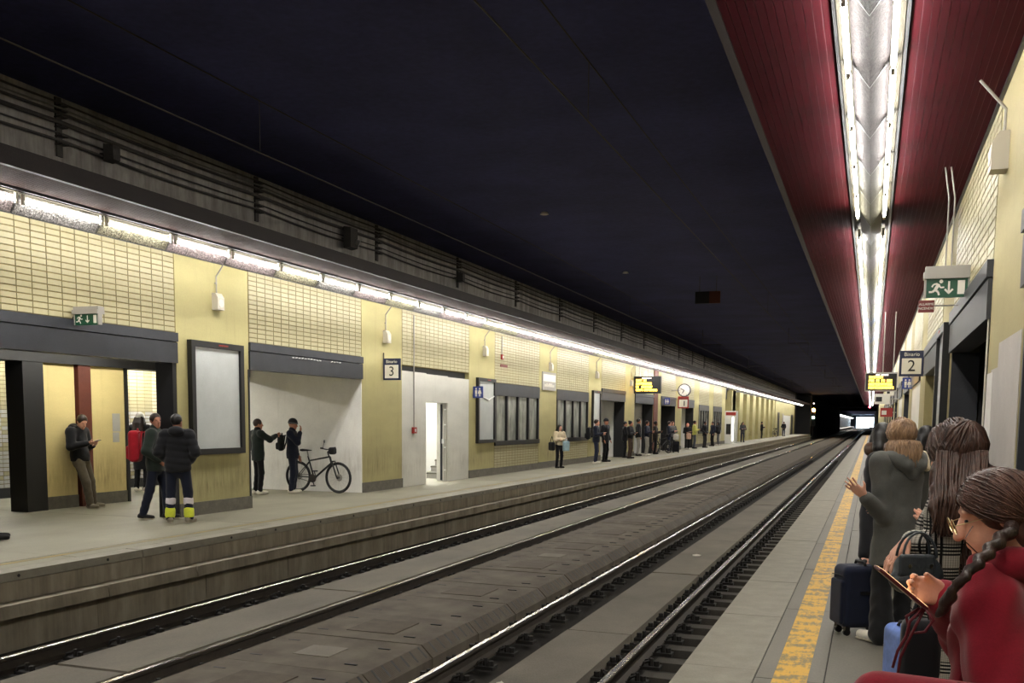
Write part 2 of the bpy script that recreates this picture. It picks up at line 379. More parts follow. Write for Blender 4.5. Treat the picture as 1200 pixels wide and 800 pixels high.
# ---------------------------------------------------------------- platform canopies
def canopy(wall, s, name, label, slat, phase, pitch, n0, group, lab):
    # s=+1: wall on the +x side ; canopy reaches 1.97 m out from the wall
    X = lambda d: wall-s*d
    def bx(mb, d0, d1, y0, y1, z0, z1): mb.box(min(X(d0), X(d1)), max(X(d0), X(d1)), y0, y1, z0, z1)
    b = MB(); bx(b, -.02, .75, Y0, Y1, CZ+.0015, CZ+.2); bx(b, 1.24, 1.93, Y0, Y1, CZ+.0015, CZ+.2); bx(b, .7, 1.3, Y0, Y1, CZ+.16, CZ+.2)
    o = struct(name, b, M['slat_gap'] if s > 0 else M['slat_gap_l'], label, 'canopy')
    f = MB(); bx(f, 1.91, 1.97, Y0, Y1, CZ-.002, CZ+.2); f.build('fascia', M['canopy_edge'], o)
    for d0, d1, k in ((.03, .745, 13), (1.235, 1.905, 12)):
        wdt = (d1-d0)/k
        for i in range(k):
            q = MB(); bx(q, d0+i*wdt+.003, d0+(i+1)*wdt-.003, Y0, Y1, CZ-.001, CZ+.01); q.build('slat', slat, o)
    for d in (.76, 1.2):
        q = MB(); bx(q, d, d+.028, Y0, Y1, CZ-.03, CZ+.16); q.build('channel_rail', M['rail_black'], o)
    q = MB(); bx(q, .79, 1.2, Y0, Y1, CZ+.02, CZ+.03); q.build('channel_top', M['trough'], o)
    q = MB(); bx(q, -.01, .03, Y0, Y1, CZ-.02, CZ+.01); q.build('wall_trim', M['rail_black'], o)
    # strip lights: V reflector, two tubes, trough sides
    cx = X(.995); h = pitch/2
    vr = MB(); e = .004
    vr.add([(cx-.125, e, CZ-.03), (cx, e, CZ-.215), (cx+.125, e, CZ-.03), (cx-.125, pitch-e, CZ-.03), (cx, pitch-e, CZ-.215), (cx+.125, pitch-e, CZ-.03),
            (cx-.119, e, CZ-.03), (cx, e, CZ-.207), (cx+.119, e, CZ-.03), (cx-.119, pitch-e, CZ-.03), (cx, pitch-e, CZ-.207), (cx+.119, pitch-e, CZ-.03)],
           [(0, 3, 4, 1), (1, 4, 5, 2), (6, 7, 10, 9), (7, 8, 11, 10), (0, 1, 7, 6), (1, 2, 8, 7), (3, 9, 10, 4), (4, 10, 11, 5), (0, 6, 9, 3), (2, 5, 11, 8)])
    trs = []
    for sg in (-1, 1):
        tr = MB(); trs.append(tr); a, c = cx+sg*.165, cx+sg*.205
        tr.box(min(a, c), max(a, c), e, pitch-e, CZ-.012, CZ-.002)
    sks = []
    for sg in (-1, 1):
        for y in (.03, pitch-.07): sk = MB(); sks.append(sk); sk.box(cx+sg*.15-.014, cx+sg*.15+.014, y, y+.04, CZ-.13, CZ-.012)
    tms = [MB().tube([(cx+sg*.15, .07, CZ-.095), (cx+sg*.15, pitch-.07, CZ-.095)], .018, 8).mesh('tube', M['tube']) for sg in (-1, 1)]
    tmd = [m.copy() for m in tms]
    for m in tmd: m.materials[0] = M['tube_dim']
    trm = [q.mesh('trough', M['trough']) for q in trs]; skm = [q.mesh('lamp_holder', M['offwhite']) for q in sks]
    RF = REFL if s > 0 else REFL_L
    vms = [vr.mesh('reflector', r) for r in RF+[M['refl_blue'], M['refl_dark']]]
    full = MB(); full.v = list(vr.v); full.f = list(vr.f); full.mi = [0]*len(vr.f); full.cur = 1
    for sg in (-1, 1): full.tube([(cx+sg*.15, .07, CZ-.095), (cx+sg*.15, pitch-.07, CZ-.095)], .018, 6)
    full.cur = 2; full.box(cx-.205, cx-.165, e, pitch-e, CZ-.012, CZ-.002); full.box(cx+.165, cx+.205, e, pitch-e, CZ-.012, CZ-.002)
    ecm = MB()
    for sg in (-1, 1): ecm.add([(cx, .0, CZ-.222), (cx+sg*.14, .0, CZ-.03), (cx+sg*.14, .014, CZ-.03), (cx, .014, CZ-.222)], [(0, 1, 2, 3) if sg > 0 else (3, 2, 1, 0)])
    ecm = ecm.mesh('joint_strip', M['rail_black'])
    fms = [full.mesh('strip_light', [r, M['tube'], M['trough']]) for r in RF]
    n = int((Y1-3-phase)/pitch)
    rnd = random.Random(3 if s > 0 else 4)
    for k in range(n0, n):
        y = phase+k*pitch
        if y > 62:
            link('strip_light', fms[rnd.randrange(4)], None, (0, y, -.031), label=lab, cat='light', group=group); continue
        style = rnd.choice([0, 1, 1, 2, 3]) if s > 0 else rnd.choice([0, 1, 2, 2])
        if s > 0 and k in (0, -1): style = 2
        if s > 0 and k == 4: style = 5
        if s > 0 and k in (13, 17): style = 4
        dead = s > 0 and k == 4
        L_ = lab if not dead else 'blackened unlit strip light with dark reflector under the oxblood canopy'
        if s > 0 and style == 4: L_ = 'fluorescent strip light with pale blue reflector under the oxblood canopy'
        if s > 0 and style == 3: L_ = 'dimmer strip light with warm tubes and sallow reflector under the oxblood canopy'
        T = thing('strip_light', L_, 'light', (0, y, -.031), 0, group)
        link('reflector', vms[style], T); link('joint_strip', ecm, T); [link('trough', q, T) for q in trm]; 
        if y < 24:
            for q in skm: link('lamp_holder', q, T)
        if not dead:
            for i in (0, 1):
                link('tube', (tms if style != 3 else tmd)[i], T)
    return o
canopy(WR, 1, 'ceiling_canopy_near', 'oxblood perforated slat canopy above the queue of women', M['slat'], 7.65, 1.32, -10, 'strip lights under the oxblood canopy', 'fluorescent strip light with V-shaped reflector under the oxblood canopy')
canopy(WL, -1, 'ceiling_canopy_far', 'brown perforated slat canopy along the yellow wall across the tracks', M['slat_l'], 9.10, 1.35, -11, 'strip lights under the brown canopy', 'fluorescent strip light with V-shaped reflector above the yellow tiled wall')
# ---------------------------------------------------------------- wall across the tracks
def tiles(parent, plane, ax, y0, y1, z0, z1, cols, rows, mat, single, name='tile', th=.012, gap=.0055, mats=None):
    # ax: '+x' / '-x' wall parallel to the track; '-y' wall across it (then y0,y1 are x limits)
    cw, rh = (y1-y0)/cols, (z1-z0)/rows
    m = None; bulk = MB(); rn = random.Random(5)
    def put(mb, a, c, off):
        if ax == '+x': mb.tile(plane-.004, plane+th+off, a+gap, a+cw-gap, c+gap, c+rh-gap, .003, ax)
        elif ax == '-x': mb.tile(plane-th-off, plane+.004, a+gap, a+cw-gap, c+gap, c+rh-gap, .003, ax)
        else: mb.tile(a+gap, a+cw-gap, plane-th-off, plane+.004, c+gap, c+rh-gap, .003, ax)
    if single:
        b0 = MB(); put(b0, 0, 0, 0)
        ms = [b0.mesh(name, q) for q in (mats or [mat])]
    for i in range(cols):
        for j in range(rows):
            a, c = y0+i*cw, z0+j*rh
            if single and single(a):
                q = rn.choice(ms) if mats else ms[0]
                if mats: q = ms[0] if (c > 1.75 or rn.random() < .22) else ms[1]
                link(name, q, parent, (0, a, c) if ax != '-y' else (a, 0, c))
            else: put(bulk, a, c, rn.uniform(-.0015, .0015))
    if bulk.v: bulk.build(name, mat, parent, kind='stuff')
TH = .33
wl = MB(); wl.box(WL-TH, WL, Y0, 150, CZ-.02, 6.02)
wall_left = struct('wall_left', wl, M['upper'], 'bare upper concrete wall above the brown canopy', 'wall')
def pillar(side, y0, y1, parent, mat, base=True):
    s = 1 if side == 'L' else -1; W = WL if side == 'L' else WR; z = LZ if side == 'L' else 0
    a, c = (W-TH, W) if s > 0 else (W, W+TH)
    MB().box(a, c, y0, y1, z, CZ).build('plaster_pier', mat, parent)
    if base:
        a, c = (W-.02, W+.025) if s > 0 else (W-.025, W+.02)
        MB().box(a, c, y0-.01, y1+.01, z, z+.22).build('plinth', M['plinth'], parent)
def lintel(side, y0, y1, zb, zt, parent):
    s = 1 if side == 'L' else -1; W = WL if side == 'L' else WR
    f = lambda d0, d1: (min(W+s*d0, W+s*d1), max(W+s*d0, W+s*d1))
    x = f(-.2, .05); MB().box(*x, y0, y1, zb+.34, zt).build('lintel_panel', M['lintel'], parent)
    x = f(-.2, .035); MB().box(*x, y0, y1, zb, zb+.328).build('lintel_panel', M['lintel'], parent)
def spandrel(side, y0, y1, z0, z1, parent, single=None, rows=15):
    s = 1 if side == 'L' else -1; W = WL if side == 'L' else WR
    x = (W-TH, W-.008) if s > 0 else (W+.008, W+TH)
    MB().box(*x, y0, y1, z0, z1).build('tile_backing', M['grout'], parent)
    tiles(parent, W-.008*s, '+x' if s > 0 else '-x', y0+.02, y1-.02, z0+.01, z1-.005, 16, rows, M['tile'], single)
LB, LT = 2.55, 3.03
bays = [FIRST+PITCH*k for k in range(-2, 12)]
facade = link('wall_left_facade', None, None, kind='structure', label='yellow plaster piers and slate headers of the wall across the tracks', cat='wall')
for y in bays: pillar('L', y+OPEN, y+PITCH, facade, M['plaster'])
for k in (-2, -1, 0, 1):
    y = bays[k+2]
    sp = struct('wall_left_tiles', MB().box(WL-TH-.01, WL-.02, y+.01, y+OPEN-.01, LT+.02, CZ-.03), M['grout'], ('cream tile panel over the dark opening behind the leaning man', 'cream tile panel over the white niche with the bicycle')[k == 1] if k >= 0 else 'cream tile panel over a dark opening further back', 'wall')
    spandrel('L', y, y+OPEN, LT, CZ, sp, (lambda a, k=k: (k == 0 and a > 9.7) or k == 1))
    lintel('L', y, y+OPEN, LB, LT, facade)
# torn light strip glue marks on the niche header
b = MB()
for i in range(14):
    y = 16.55+i*.11+(.35 if i > 9 else 0); b.tube([(WL+.052, y, 2.85+random.uniform(-.012, .012)), (WL+.052, y+.07, 2.85+random.uniform(-.012, .012))], .008, 4)
b.build('adhesive_mark', M['white'], facade)
# --- bay 0 : passage with inner posts and yellow boards
y = FIRST
MB().box(WL-TH, WL-.002, 13.13, 13.225, LZ, LB).build('post_cladding', M['black'], facade)
ip = struct('wall_passage', MB().box(-13.85, -13.6, 13.3, 15.38, LZ, 2.6), M['black'], 'boarded partition of yellow panels inside the dark passage', 'wall')
for a, c in ((13.33, 14.08), (14.47, 15.33)):
    MB().box(-13.62, -13.5, a, c, LZ+.22, 2.6).build('panel', M['panel'], ip); MB().box(-13.62, -13.48, a, c, LZ, LZ+.22).build('plinth', M['plinth'], ip)
MB().box(-13.62, -13.44, 14.12, 14.42, LZ, 2.62).build('oxide_post', M['oxide'], ip)
MB().box(-13.8, -13.42, 12.86, 13.3, LZ, 2.62).build('black_post', M['black'], ip)
MB().box(-13.62, -13.46, 15.33, 15.4, LZ, 2.62).build('black_post', M['black'], ip)
MB().box(-13.85, -13.4, 2, 19.3, 2.6, 2.98).build('beam', M['black'], ip)
pm = MB()
for a, c, d in ((1.40, 1.74, .2), (1.20, 1.385, .17)): pm.box(-13.5, -13.496, 15.0, 15.0+d, a, c)
pm.build('bare_patch', M['tile_grey'], ip)
bk = struct('wall_passage_back', MB().box(-16.4, -16.108, 2, 21, LZ, 3.4), M['grout'], 'ivory and grey tiled wall deep inside the dark passage', 'wall')
MB().box(-16.13, -16.08, 2, 21, LZ, LZ+.2).build('plinth', M['black'], bk)
tiles(bk, -16.108, '+x', 12.55, 20.25, LZ+.2, 3.03, 30, 34, M['tile2'], lambda a: 14.5 < a < 15.5 or 17.4 < a < 19.2, mats=[M['tile'], M['tile_grey']], gap=.006)
MB().box(-16.4, WL-TH, 2, 19.4, 3.05, 3.1).build('soffit', M['shell'], bk)
MB().box(-16.4, -10.9, 1.9, 2, LZ, 3.1).build('end_wall', M['shell'], bk)
# lamp hidden in the passage ceiling
pl = thing('passage_light', 'ceiling strip light inside the tiled passage', 'light', (0, 0, 0))
MB().box(-15.6, -15.45, 13.4, 14.8, 3.0, 3.05).build('housing', M['white'], pl); MB().box(-15.58, -15.47, 13.42, 14.78, 2.985, 3.0).build('tube', emit('passage_tube', (1, .97, .9, 1), 45), pl)
pl = dup(pl, (0, 4.2, 0)); pl['label'] = 'second ceiling strip light further along the tiled passage'
hl = thing('ceiling_light', 'narrow ceiling strip light before the yellow boards of the passage', 'light', (0, 0, 0))
MB().box(-12.7, -12.55, 12.2, 15.4, 2.93, 2.99).build('housing', M['white'], hl); MB().box(-12.68, -12.57, 12.25, 15.35, 2.915, 2.93).build('tube', emit('header_tube', (1, .96, .86, 1), 13), hl)
# --- bay 1 : white niche with the bicycle
nb = bays[3]
nw = struct('wall_niche', MB().box(-16.1, -13.8, nb+OPEN-.02, nb+OPEN+.1, LZ, 3.05), M['niche_wall'], 'white rendered niche where two men stand by a bicycle', 'wall')
MB().box(-13.8, WL-.003, nb+OPEN-.02, nb+OPEN+.1, LZ, 3.05).build('side_wall', M['niche_wall'], nw)
MB().box(WL-.9, WL-TH, nb-.1, nb+.02, LZ, 3.05).build('side_wall', M['niche_wall'], nw)
MB().box(-13.8, WL-.2, nb-.1, nb+OPEN+.1, 3.0, 3.04).build('soffit', M['niche_wall'], nw)
MB().box(WL-.004, WL+.012, nb-.035, nb+.005, LZ, LB).build('corner_trim', M['black'], nw)
# --- bay 2 : white wall with the open stair door
nb = bays[4]
ww = struct('wall_white', MB().box(WL-TH, WL-.004, nb, 22.76, LZ, 2.84), M['white_wall'], 'white rendered wall around the open stair doorway', 'wall')
MB().box(WL-TH, WL-.004, 24.12, nb+OPEN, LZ, 2.80).build('wall_panel', M['white_wall'], ww); MB().box(WL-TH, WL-.004, 22.76, 24.12, 2.12, 2.82).build('wall_panel', M['white_wall'], ww)
MB().box(WL-TH, WL-.13, nb, nb+OPEN, 2.78, 2.97).build('header_recess', M['lintel'], ww)
sp = struct('wall_left_tiles', MB().box(WL-TH-.01, WL-.02, nb+.01, nb+OPEN-.01, 2.99, CZ-.03), M['grout'], 'cream tile panel over the white wall with the doorway', 'wall')
spandrel('L', nb, nb+OPEN, 2.97, CZ, sp, None)
# stair room
sr = struct('wall_stairwell', MB().box(-13.4, -13.2, 21.6, 32, LZ, 5.6), M['white'], 'brightly lit white stairwell behind the open door', 'wall')
MB().box(-13.4, WL-TH, 21.5, 21.7, LZ, 5.6).build('end_wall', M['white'], sr); MB().box(-13.4, WL-TH-.02, 31.8, 32, LZ, 5.6).build('end_wall', M['white'], sr)
MB().box(WL-TH-.02, WL-TH-.01, 24.2, 32, LZ, 5.6).build('front_wall', M['white'], sr); MB().box(-13.4, WL-TH, 21.5, 32, 5.6, 5.65).build('ceiling_slab', M['white'], sr); MB().box(WL-TH-.08, WL-TH-.01, 21.6, 24.2, 2.85, 5.6).build('front_wall', M['white'], sr)
for k in range(16):
    s_ = MB().tile(-11.62, WL-TH-.03, 25.0+.28*k, 32 if k == 15 else 25.0+.28*(k+1)+.02, LZ, LZ+.17*(k+1), .012, '+z').build('step', M['stair'], sr)
    MB().box(-11.62, WL-TH-.03, 24.99+.28*k, 25.0+.28*k, LZ+.17*(k+1)-.045, LZ+.17*(k+1)-.012).build('nosing', M['plinth'], s_)
MB().tube([(-13.1, 24.4, 1.0), (-13.1, 24.9, 1.05), (-13.1, 29.5, 3.85)], .022, 8).build('handrail', M['ink'], sr)
sl = thing('stair_light', 'bright ceiling light inside the white stairwell', 'light', (0, 0, 0))
MB().box(-12.6, -11.8, 23.3, 29.9, 5.52, 5.58).build('housing', M['white'], sl); MB().box(-12.55, -11.85, 23.35, 29.85, 5.5, 5.52).build('diffuser', emit('stair_light', (1, 1, .97, 1), 13), sl)
d = thing('steel_door', 'narrow grey metal door standing open into the stairwell', 'door', (WL-.05, 24.08, LZ))
lf = MB().box(-.03, .02, 0, .95, .02, 2.04).build('leaf', M['lintel'], d); lf.location = (-.12, .0, 0); lf.rotation_euler[2] = .50
MB().box(-.05, .03, -.005, .045, 0, 2.07).build('jamb', M['grey'], d)
MB().box(-.08, -.03, -.08, -.03, 1.0, 1.12).build('handle', M['white'], d)
for z in (.3, .9, 1.5, 1.9): MB().disc((.0, -.05, z), (0, 1, 0), .018, 8, th=.05).build('bolt', M['white'], d)
# --- window bays
def window(y, n, label):
    W = struct('window_%d' % n, MB().box(WL-TH, WL-.1, y, y+OPEN, LZ, LT-.2), M['black'], label, 'window')
    MB().box(WL-.1, WL+.03, y, y+OPEN, 2.42, 2.79).build('header_panel', M['lintel'], W)
    for k in range(5):
        a = y+.03+k*(OPEN-.16)/4; MB().box(WL-.1, WL+.03, a, a+.1, 1.05, 2.42).build('mullion', M['blackframe'], W)
    MB().box(WL-.1, WL+.05, y, y+OPEN, .92, 1.06).build('sill', M['blackframe'], W)
    for k in range(4):
        a = y+.13+k*(OPEN-.16)/4; MB().box(WL-.06, WL-.045, a, a+(OPEN-.16)/4-.1, 1.06, 2.42).build('pane', M['pane'], W)
    s1 = MB().box(WL-TH, WL-.008, y, y+OPEN, LZ, .92).build('tile_backing', M['grout'], W)
    tiles(W, WL-.008, '+x', y+.02, y+OPEN-.02, LZ+.2, .915, 16, 8, M['tile'], None)
    MB().box(WL-.02, WL+.025, y, y+OPEN, LZ, LZ+.2).build('plinth', M['plinth'], W)
    MB().box(WL-TH, WL-.008, y, y+OPEN, 2.79, CZ).build('tile_backing', M['grout'], W)
    tiles(W, WL-.008, '+x', y+.02, y+OPEN-.02, 2.8, CZ-.005, 16, 18, M['tile'], None)
window(bays[5], 1, 'four-pane clouded window beside the tall poster frame with a torn white edge')
window(bays[6], 2, 'four-pane clouded window behind the woman in a cream jacket')
window(bays[11], 3, 'four-pane clouded window past the station clock')
window(bays[12], 4, 'last four-pane clouded window before the row of bare piers')
# --- door bays further along
def door_bay(k, label, inner):
    y = bays[k]
    W = struct('wall_bay', MB().box(-13.6, -13.4, y-.1, y+OPEN+.1, LZ, 3.05), M['niche_wall'], label, 'wall')
    MB().box(-13.6, WL-TH, y+OPEN-.02, y+OPEN+.1, LZ, 3.05).build('side_wall', M['niche_wall'], W)
    MB().box(-13.6, WL-TH, y-.1, y+.1, LZ, 3.05).build('side_wall', M['niche_wall'], W)
    MB().box(-13.6, WL-.2, y-.1, y+OPEN+.1, 3.0, 3.04).build('soffit', M['shell'], W)
    MB().box(WL-inner, WL-.004, y+OPEN-.06, y+OPEN-.0, LZ, LB).build('dark_panel', M['black'], W)
    MB().box(WL-TH, WL-.008, y, y+OPEN, LT, CZ).build('tile_backing', M['grout'], W)
    tiles(W, WL-.008, '+x', y+.02, y+OPEN-.02, LT+.01, CZ-.005, 16, 15, M['tile'], None)
    lintel('L', y, y+OPEN, LB, LT, W)
door_bay(7, 'pale doorway bay behind the two travellers with a backpack', .48)
door_bay(8, 'pale doorway bay under the amber departure board', .55)
door_bay(9, 'dark doorway bay before the station clock', .8)
door_bay(10, 'dark doorway bay beside the small red-framed sign', .5)
MB().box(WL-TH-.2, WL+.04, 50.3, 51.3, LZ, CZ).build('oxide_pier', M['oxide'], facade)
# --- row of bare piers and end wall
pr = struct('wall_left_piers', MB().box(-11.9, -11.6, 77, 150, LZ, CZ), M['plaster'], 'row of bare yellow piers towards the tunnel mouth', 'wall')
for k in range(8):
    y = 80.6+k*5.0; MB().box(WL-.7, WL, y, y+2.3, LZ, CZ-.1).build('plaster_pier', M['plaster'], pr)
MB().box(WL-.7, WL-.4, 77, 120, 3.5, CZ).build('dark_header', M['black'], pr)
MB().box(WL-.6, WL, 119, 150, LZ, CZ-.1).build('plaster_pier', M['plaster'], pr)
for a, c, z, m in ((122, 124.2, 2.9, 'black'), (130, 141, 2.6, 'white'), (128.5, 130, 2.8, 'grey'), (143, 146, 2.8, 'black')): MB().box(WL-.02, WL+.03, a, c, LZ, z).build('door_panel', M[m], pr)
b = MB(); b.box(-10.6, -8.45, 151.5, 152.5, -1, 6); b.box(-10.9, -10.5, 150, 300, -1, 6); b.box(-23, -10.6, 149.9, 150.3, -1, 6.1)
b.box(-9.5, -8.8, 152.5, 310, -1, 6)
struct('wall_left_end', b, M['shell'], 'dark tunnel wall beyond the far platform end', 'wall')
# station section beyond
b = MB(); b.box(-12, -8.6, 312, 555, -1, .0); b.box(-11, -10.6, 312, 555, 0, 4.6); b.box(-11, -8.8, 312, 555, 4.3, 4.6)
ds = struct('wall_left_beyond', b, M['upper'], 'distant lit platform and wall deep in the tunnel', 'wall')
MB().box(-9.75, -9.4, 313, 550, 4.15, 4.3).build('light_strip', emit('far_strip', (1, .98, .95, 1), 14), ds)
for k in range(20): MB().box(-10.6, -10.3, 316+k*11, 320+k*11, .0, 4.2).build('pier', M['black'], ds)
# portal header and darkness between
b = MB(); b.box(-23, 3.5, 300, 302, 5.2, 6.05); b.box(-23, -9.4, 300, 302, -1, 6.05)
struct('wall_portal', b, M['shell'], 'dark tunnel portal beam far along the tracks', 'wall')
# ---------------------------------------------------------------- wall beside the camera
wr = link('wall_right', None, None, kind='structure', label='yellow plaster piers and tiled wall beside the queue of women', cat='wall')
MB().box(WR, WR+TH, Y0, 150, CZ-.02, 6.02).build('upper_wall', M['upper'], wr)
for k, y in enumerate(bays):
    pillar('R', y+OPEN, y+PITCH, wr, M['plaster_r'])
    MB().box(WR+.008, WR+TH, y, y+OPEN, LT, CZ).build('tile_backing', M['grout'], wr)
    if k < 9: tiles(wr, WR+.008, '-x', y+.02, y+OPEN-.02, LT+.01, CZ-.005, 16, 15, M['tile'], None)
    lintel('R', y, y+OPEN, LB, LT, wr)
    if k in (4, 6):
        MB().box(WR+.004, WR+TH, y, y+OPEN, 0, LB).build('wall_panel', M['white_wall'], wr)
    else:
        dep = WR+1.6
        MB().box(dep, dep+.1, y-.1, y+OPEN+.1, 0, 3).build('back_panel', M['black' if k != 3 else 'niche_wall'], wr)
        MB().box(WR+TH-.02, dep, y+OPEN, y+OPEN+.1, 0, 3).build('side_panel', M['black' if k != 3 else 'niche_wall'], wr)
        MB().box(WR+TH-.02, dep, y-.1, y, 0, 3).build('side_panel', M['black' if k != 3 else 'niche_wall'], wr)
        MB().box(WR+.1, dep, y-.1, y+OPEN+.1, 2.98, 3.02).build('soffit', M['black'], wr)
        if k != 3: MB().box(WR+.003, WR+TH-.02, y+OPEN-.05, y+OPEN-.002, 0, LB).build('side_panel', M['lintel'], wr)
MB().box(WR+.002, WR+TH, 83, 150, 0, CZ).build('plaster_pier', M['plaster_r'], wr)
b = MB(); b.box(WR, 3.6, 150, 152, -1, 6.1); b.box(WR+.3, WR+.6, 150, 558, -1, 6.1); b.box(ER, WR+.4, 152.5, 558, -1, -.2)
struct('wall_right_end', b, M['shell'], 'dark tunnel wall past the end of the platform with the queue', 'wall')
# painted-over patches on the pier by the camera
b = MB(); b.box(WR-.004, WR+.01, 7.1, 8.72, .5, 2.12); b.box(WR-.004, WR+.01, 7.1, 8.3, 2.12, 2.3); b.build('paint_patch', rough_mat('grey_overpaint', lin(176, 170, 164), .12, 3, .7), wr)
MB().box(WR-.006, WR+.01, 8.6, 9.0, .5, 2.1).build('paint_patch', rough_mat('white_overpaint', lin(212, 208, 202), .1, 3, .7), wr)
b = MB()
for k in range(6): b.tube([(WR-.01, 9.05+.01*k, .3), (WR-.012, 9.03+.012*k, 1.6), (WR-.01, 9.05+.008*k, 2.6)], .006, 4)
b.build('peeled_edge', M['offwhite'], wr)
# ================================================================== FITTINGS
def poster(y0, y1, z0, z1, side, label, torn=False):
    W, s = (WL, 1) if side == 'L' else (WR, -1)
    T = thing('poster_frame', label, 'poster frame', (W, y0, z0)); w_, h = y1-y0, z1-z0; e = .1
    def bx(d0, d1, *r): return MB().box(min(s*d0, s*d1), max(s*d0, s*d1), *r)
    fr_ = MB()
    for r in ((0, w_, 0, e), (0, w_, h-e, h), (0, e, e, h-e), (w_-e, w_, e, h-e)): fr_.box(min(0, s*.09), max(0, s*.09), *r)
    fr_.build('frame', M['blackframe'], T)
    bx(0, .045, e, w_-e, e, h-e).build('backing', M['poster'], T)
    bx(.09, .095, w_*.5, w_*.68, h-.06, h-.035).build('sticker', M['red_sign'], T)
    if torn: MB().tube([(.06, e, h-.3), (.065, w_*.3, h-.55), (.065, w_*.6, h-.62), (.06, w_-e, h-.5)], .02, 5).build('torn_edge', M['white'], T)
    return T
poster(13.5, 14.94, 1.06, 2.95, 'L', 'blank poster in a black frame on the pier beside the man in hi-vis cuffs')
poster(26.07, 27.46, 1.02, 2.88, 'L', 'tall blank poster frame with a torn white paper edge', True)
poster(38.4, 39.62, 1.02, 2.9, 'L', 'black framed blank poster between a clouded window and a pale doorway')
poster(13.5, 14.94, 1.06, 2.95, 'R', 'black poster frame on the pier between two dark openings behind the exit sign')
def speaker(y, z, side, label, ztop=CZ-.02):
    W, s = (WL, 1) if side == 'L' else (WR, -1)
    T = thing('speaker_box', label, 'speaker', (W, y, z), 0, 'wall speakers')
    pr_ = [(0, 0), (s*.12, 0), (s*.12, .2), (s*.07, .28), (0, .28)]
    if s < 0: pr_ = pr_[::-1]
    MB().prism(pr_, -.09, .09).build('cabinet', M['offwhite'], T)
    MB().disc((s*.122, 0, .11), (1, 0, 0), .07, 20, th=.006).build('grille', M['sign_white'], T)
    h = ztop-z
    MB().tube([(s*.03, 0, .27), (s*.03, 0, h-.22), (s*.22, -.02, h)], .012, 6).build('conduit', M['grey'], T)
    for q in (.45, .62): 
        if q < h-.25: MB().disc((s*.02, 0, q), (0, 0, 1), .024, 8, th=.02).build('bracket', M['grey'], T)
speaker(14.27, 3.5, 'L', 'white wall speaker above the blank poster on the yellow pier')
speaker(20.5, 3.42, 'L', 'white wall speaker above the platform three sign')
speaker(26.67, 3.52, 'L', 'white wall speaker above the torn poster')
speaker(32.86, 3.4, 'L', 'white wall speaker over the small grey notice')
speaker(39.0, 3.4, 'L', 'white wall speaker over the narrow poster by the pale doorway')
speaker(45.1, 3.3, 'L', 'white wall speaker beside the amber departure board')
speaker(8.5, 3.6, 'R', 'white wall speaker on the bent conduit beside the oxblood canopy')
# fire alarm call points with long conduits
def callpoint(y, z, label, body=.12):
    T = thing('alarm_box', label, 'alarm', (WL, y, z)); MB().box(0, .06, -body/2, body/2, 0, .15).build('case', M['red_sign'], T)
    MB().box(.06, .064, -.03, .03, .04, .11).build('plate', M['white'], T); MB().tube([(.02, 0, .15), (.02, 0, CZ-.1-z)], .014, 6).build('conduit', M['grey'], T)
callpoint(22.0, 1.34, 'red alarm call point on the white wall by the stair door', .17)
callpoint(28.1, 3.5, 'small red alarm beacon on the tiles above the clouded window')
MB().box(WL, WL+.02, 28.0, 28.6, 3.28, 3.36).build('notice_plate', M['brown_sign'], None, label='narrow red-brown notice strip on the tiles under the alarm beacon', cat='sign')
# exit signs
def exit_sign(x0, x1, Y, zb, zt, label, flip=False):
    T = thing('exit_sign', label, 'exit sign', ((x0+x1)/2, Y, zb)); w_, h = x1-x0, zt-zb; hw = w_/2
    MB().box(-hw, hw, -.02, .03, 0, h*.6).build('panel', M['green_sign'], T)
    c = MB(); c.box(-hw-.03, hw+.02, -.05, .09, h*.6, h*.82); c.box(-hw-.015, hw+.02, -.035, .08, h*.82, h); c.box(-hw-.02, -hw+.0, -.03, .04, 0, h*.6); c.box(hw, hw+.02, -.03, .04, 0, h*.6)
    c.build('housing', M['grey'], T)
    k = h*.6
    def P(pts, name, mt=M['sign_white']):
        m = MB(); m.add([(-hw+u*k, -.023, v*k) for u, v in pts], [tuple(range(len(pts)))]); return m
    g_ = MB(); sc = lambda u, v: (-hw+u*k, -.0235, v*k)
    def stroke(a, c, wd):
        a, c = np.array(a), np.array(c); d = (c-a)/np.linalg.norm(c-a); n = np.array([-d[1], d[0]])*wd/2
        g_.add([sc(*(a+n)), sc(*(a-n)), sc(*(c-n)), sc(*(c+n))], [(0, 1, 2, 3)])
    stroke((.62, .72), (.46, .42), .17); stroke((.46, .42), (.32, .3), .12); stroke((.32, .3), (.14, .3), .1); stroke((.46, .4), (.6, .3), .11); stroke((.6, .3), (.66, .12), .1)
    stroke((.6, .7), (.72, .52), .08); stroke((.72, .52), (.9, .54), .08); stroke((.56, .74), (.36, .7), .08); stroke((.36, .7), (.28, .56), .08)
    g_.add([sc(.74+.1*math.cos(t), .85+.1*math.sin(t)) for t in np.linspace(0, 2*math.pi, 10, endpoint=False)], [tuple(range(10))])
    g_.build('running_figure', M['sign_white'], T)
    g_ = MB(); ac = w_/k*.55; stroke((ac, .85), (ac, .3), .1); stroke((ac-.2, .43), (ac+.02, .2), .1); stroke((ac+.2, .43), (ac-.02, .2), .1); g_.build('arrow', M['sign_white'], T)
    g_ = MB(); W_ = w_/k; g_.add([sc(W_-.5, .15), sc(W_-.14, .15), sc(W_-.14, .88), sc(W_-.5, .88)], [(0, 1, 2, 3)]); g_.build('doorway_mark', M['sign_white'], T)
    return T
T = exit_sign(.47, .86, 11.2, 2.985, 3.3, 'green running-man exit sign over the queue of women')
for x in (-.02, .035): MB().tube([(x, .03, .3), (x, .03, 1.0), (x-.05, .03, 1.31)], .009, 6).build('conduit', M['grey'], T)
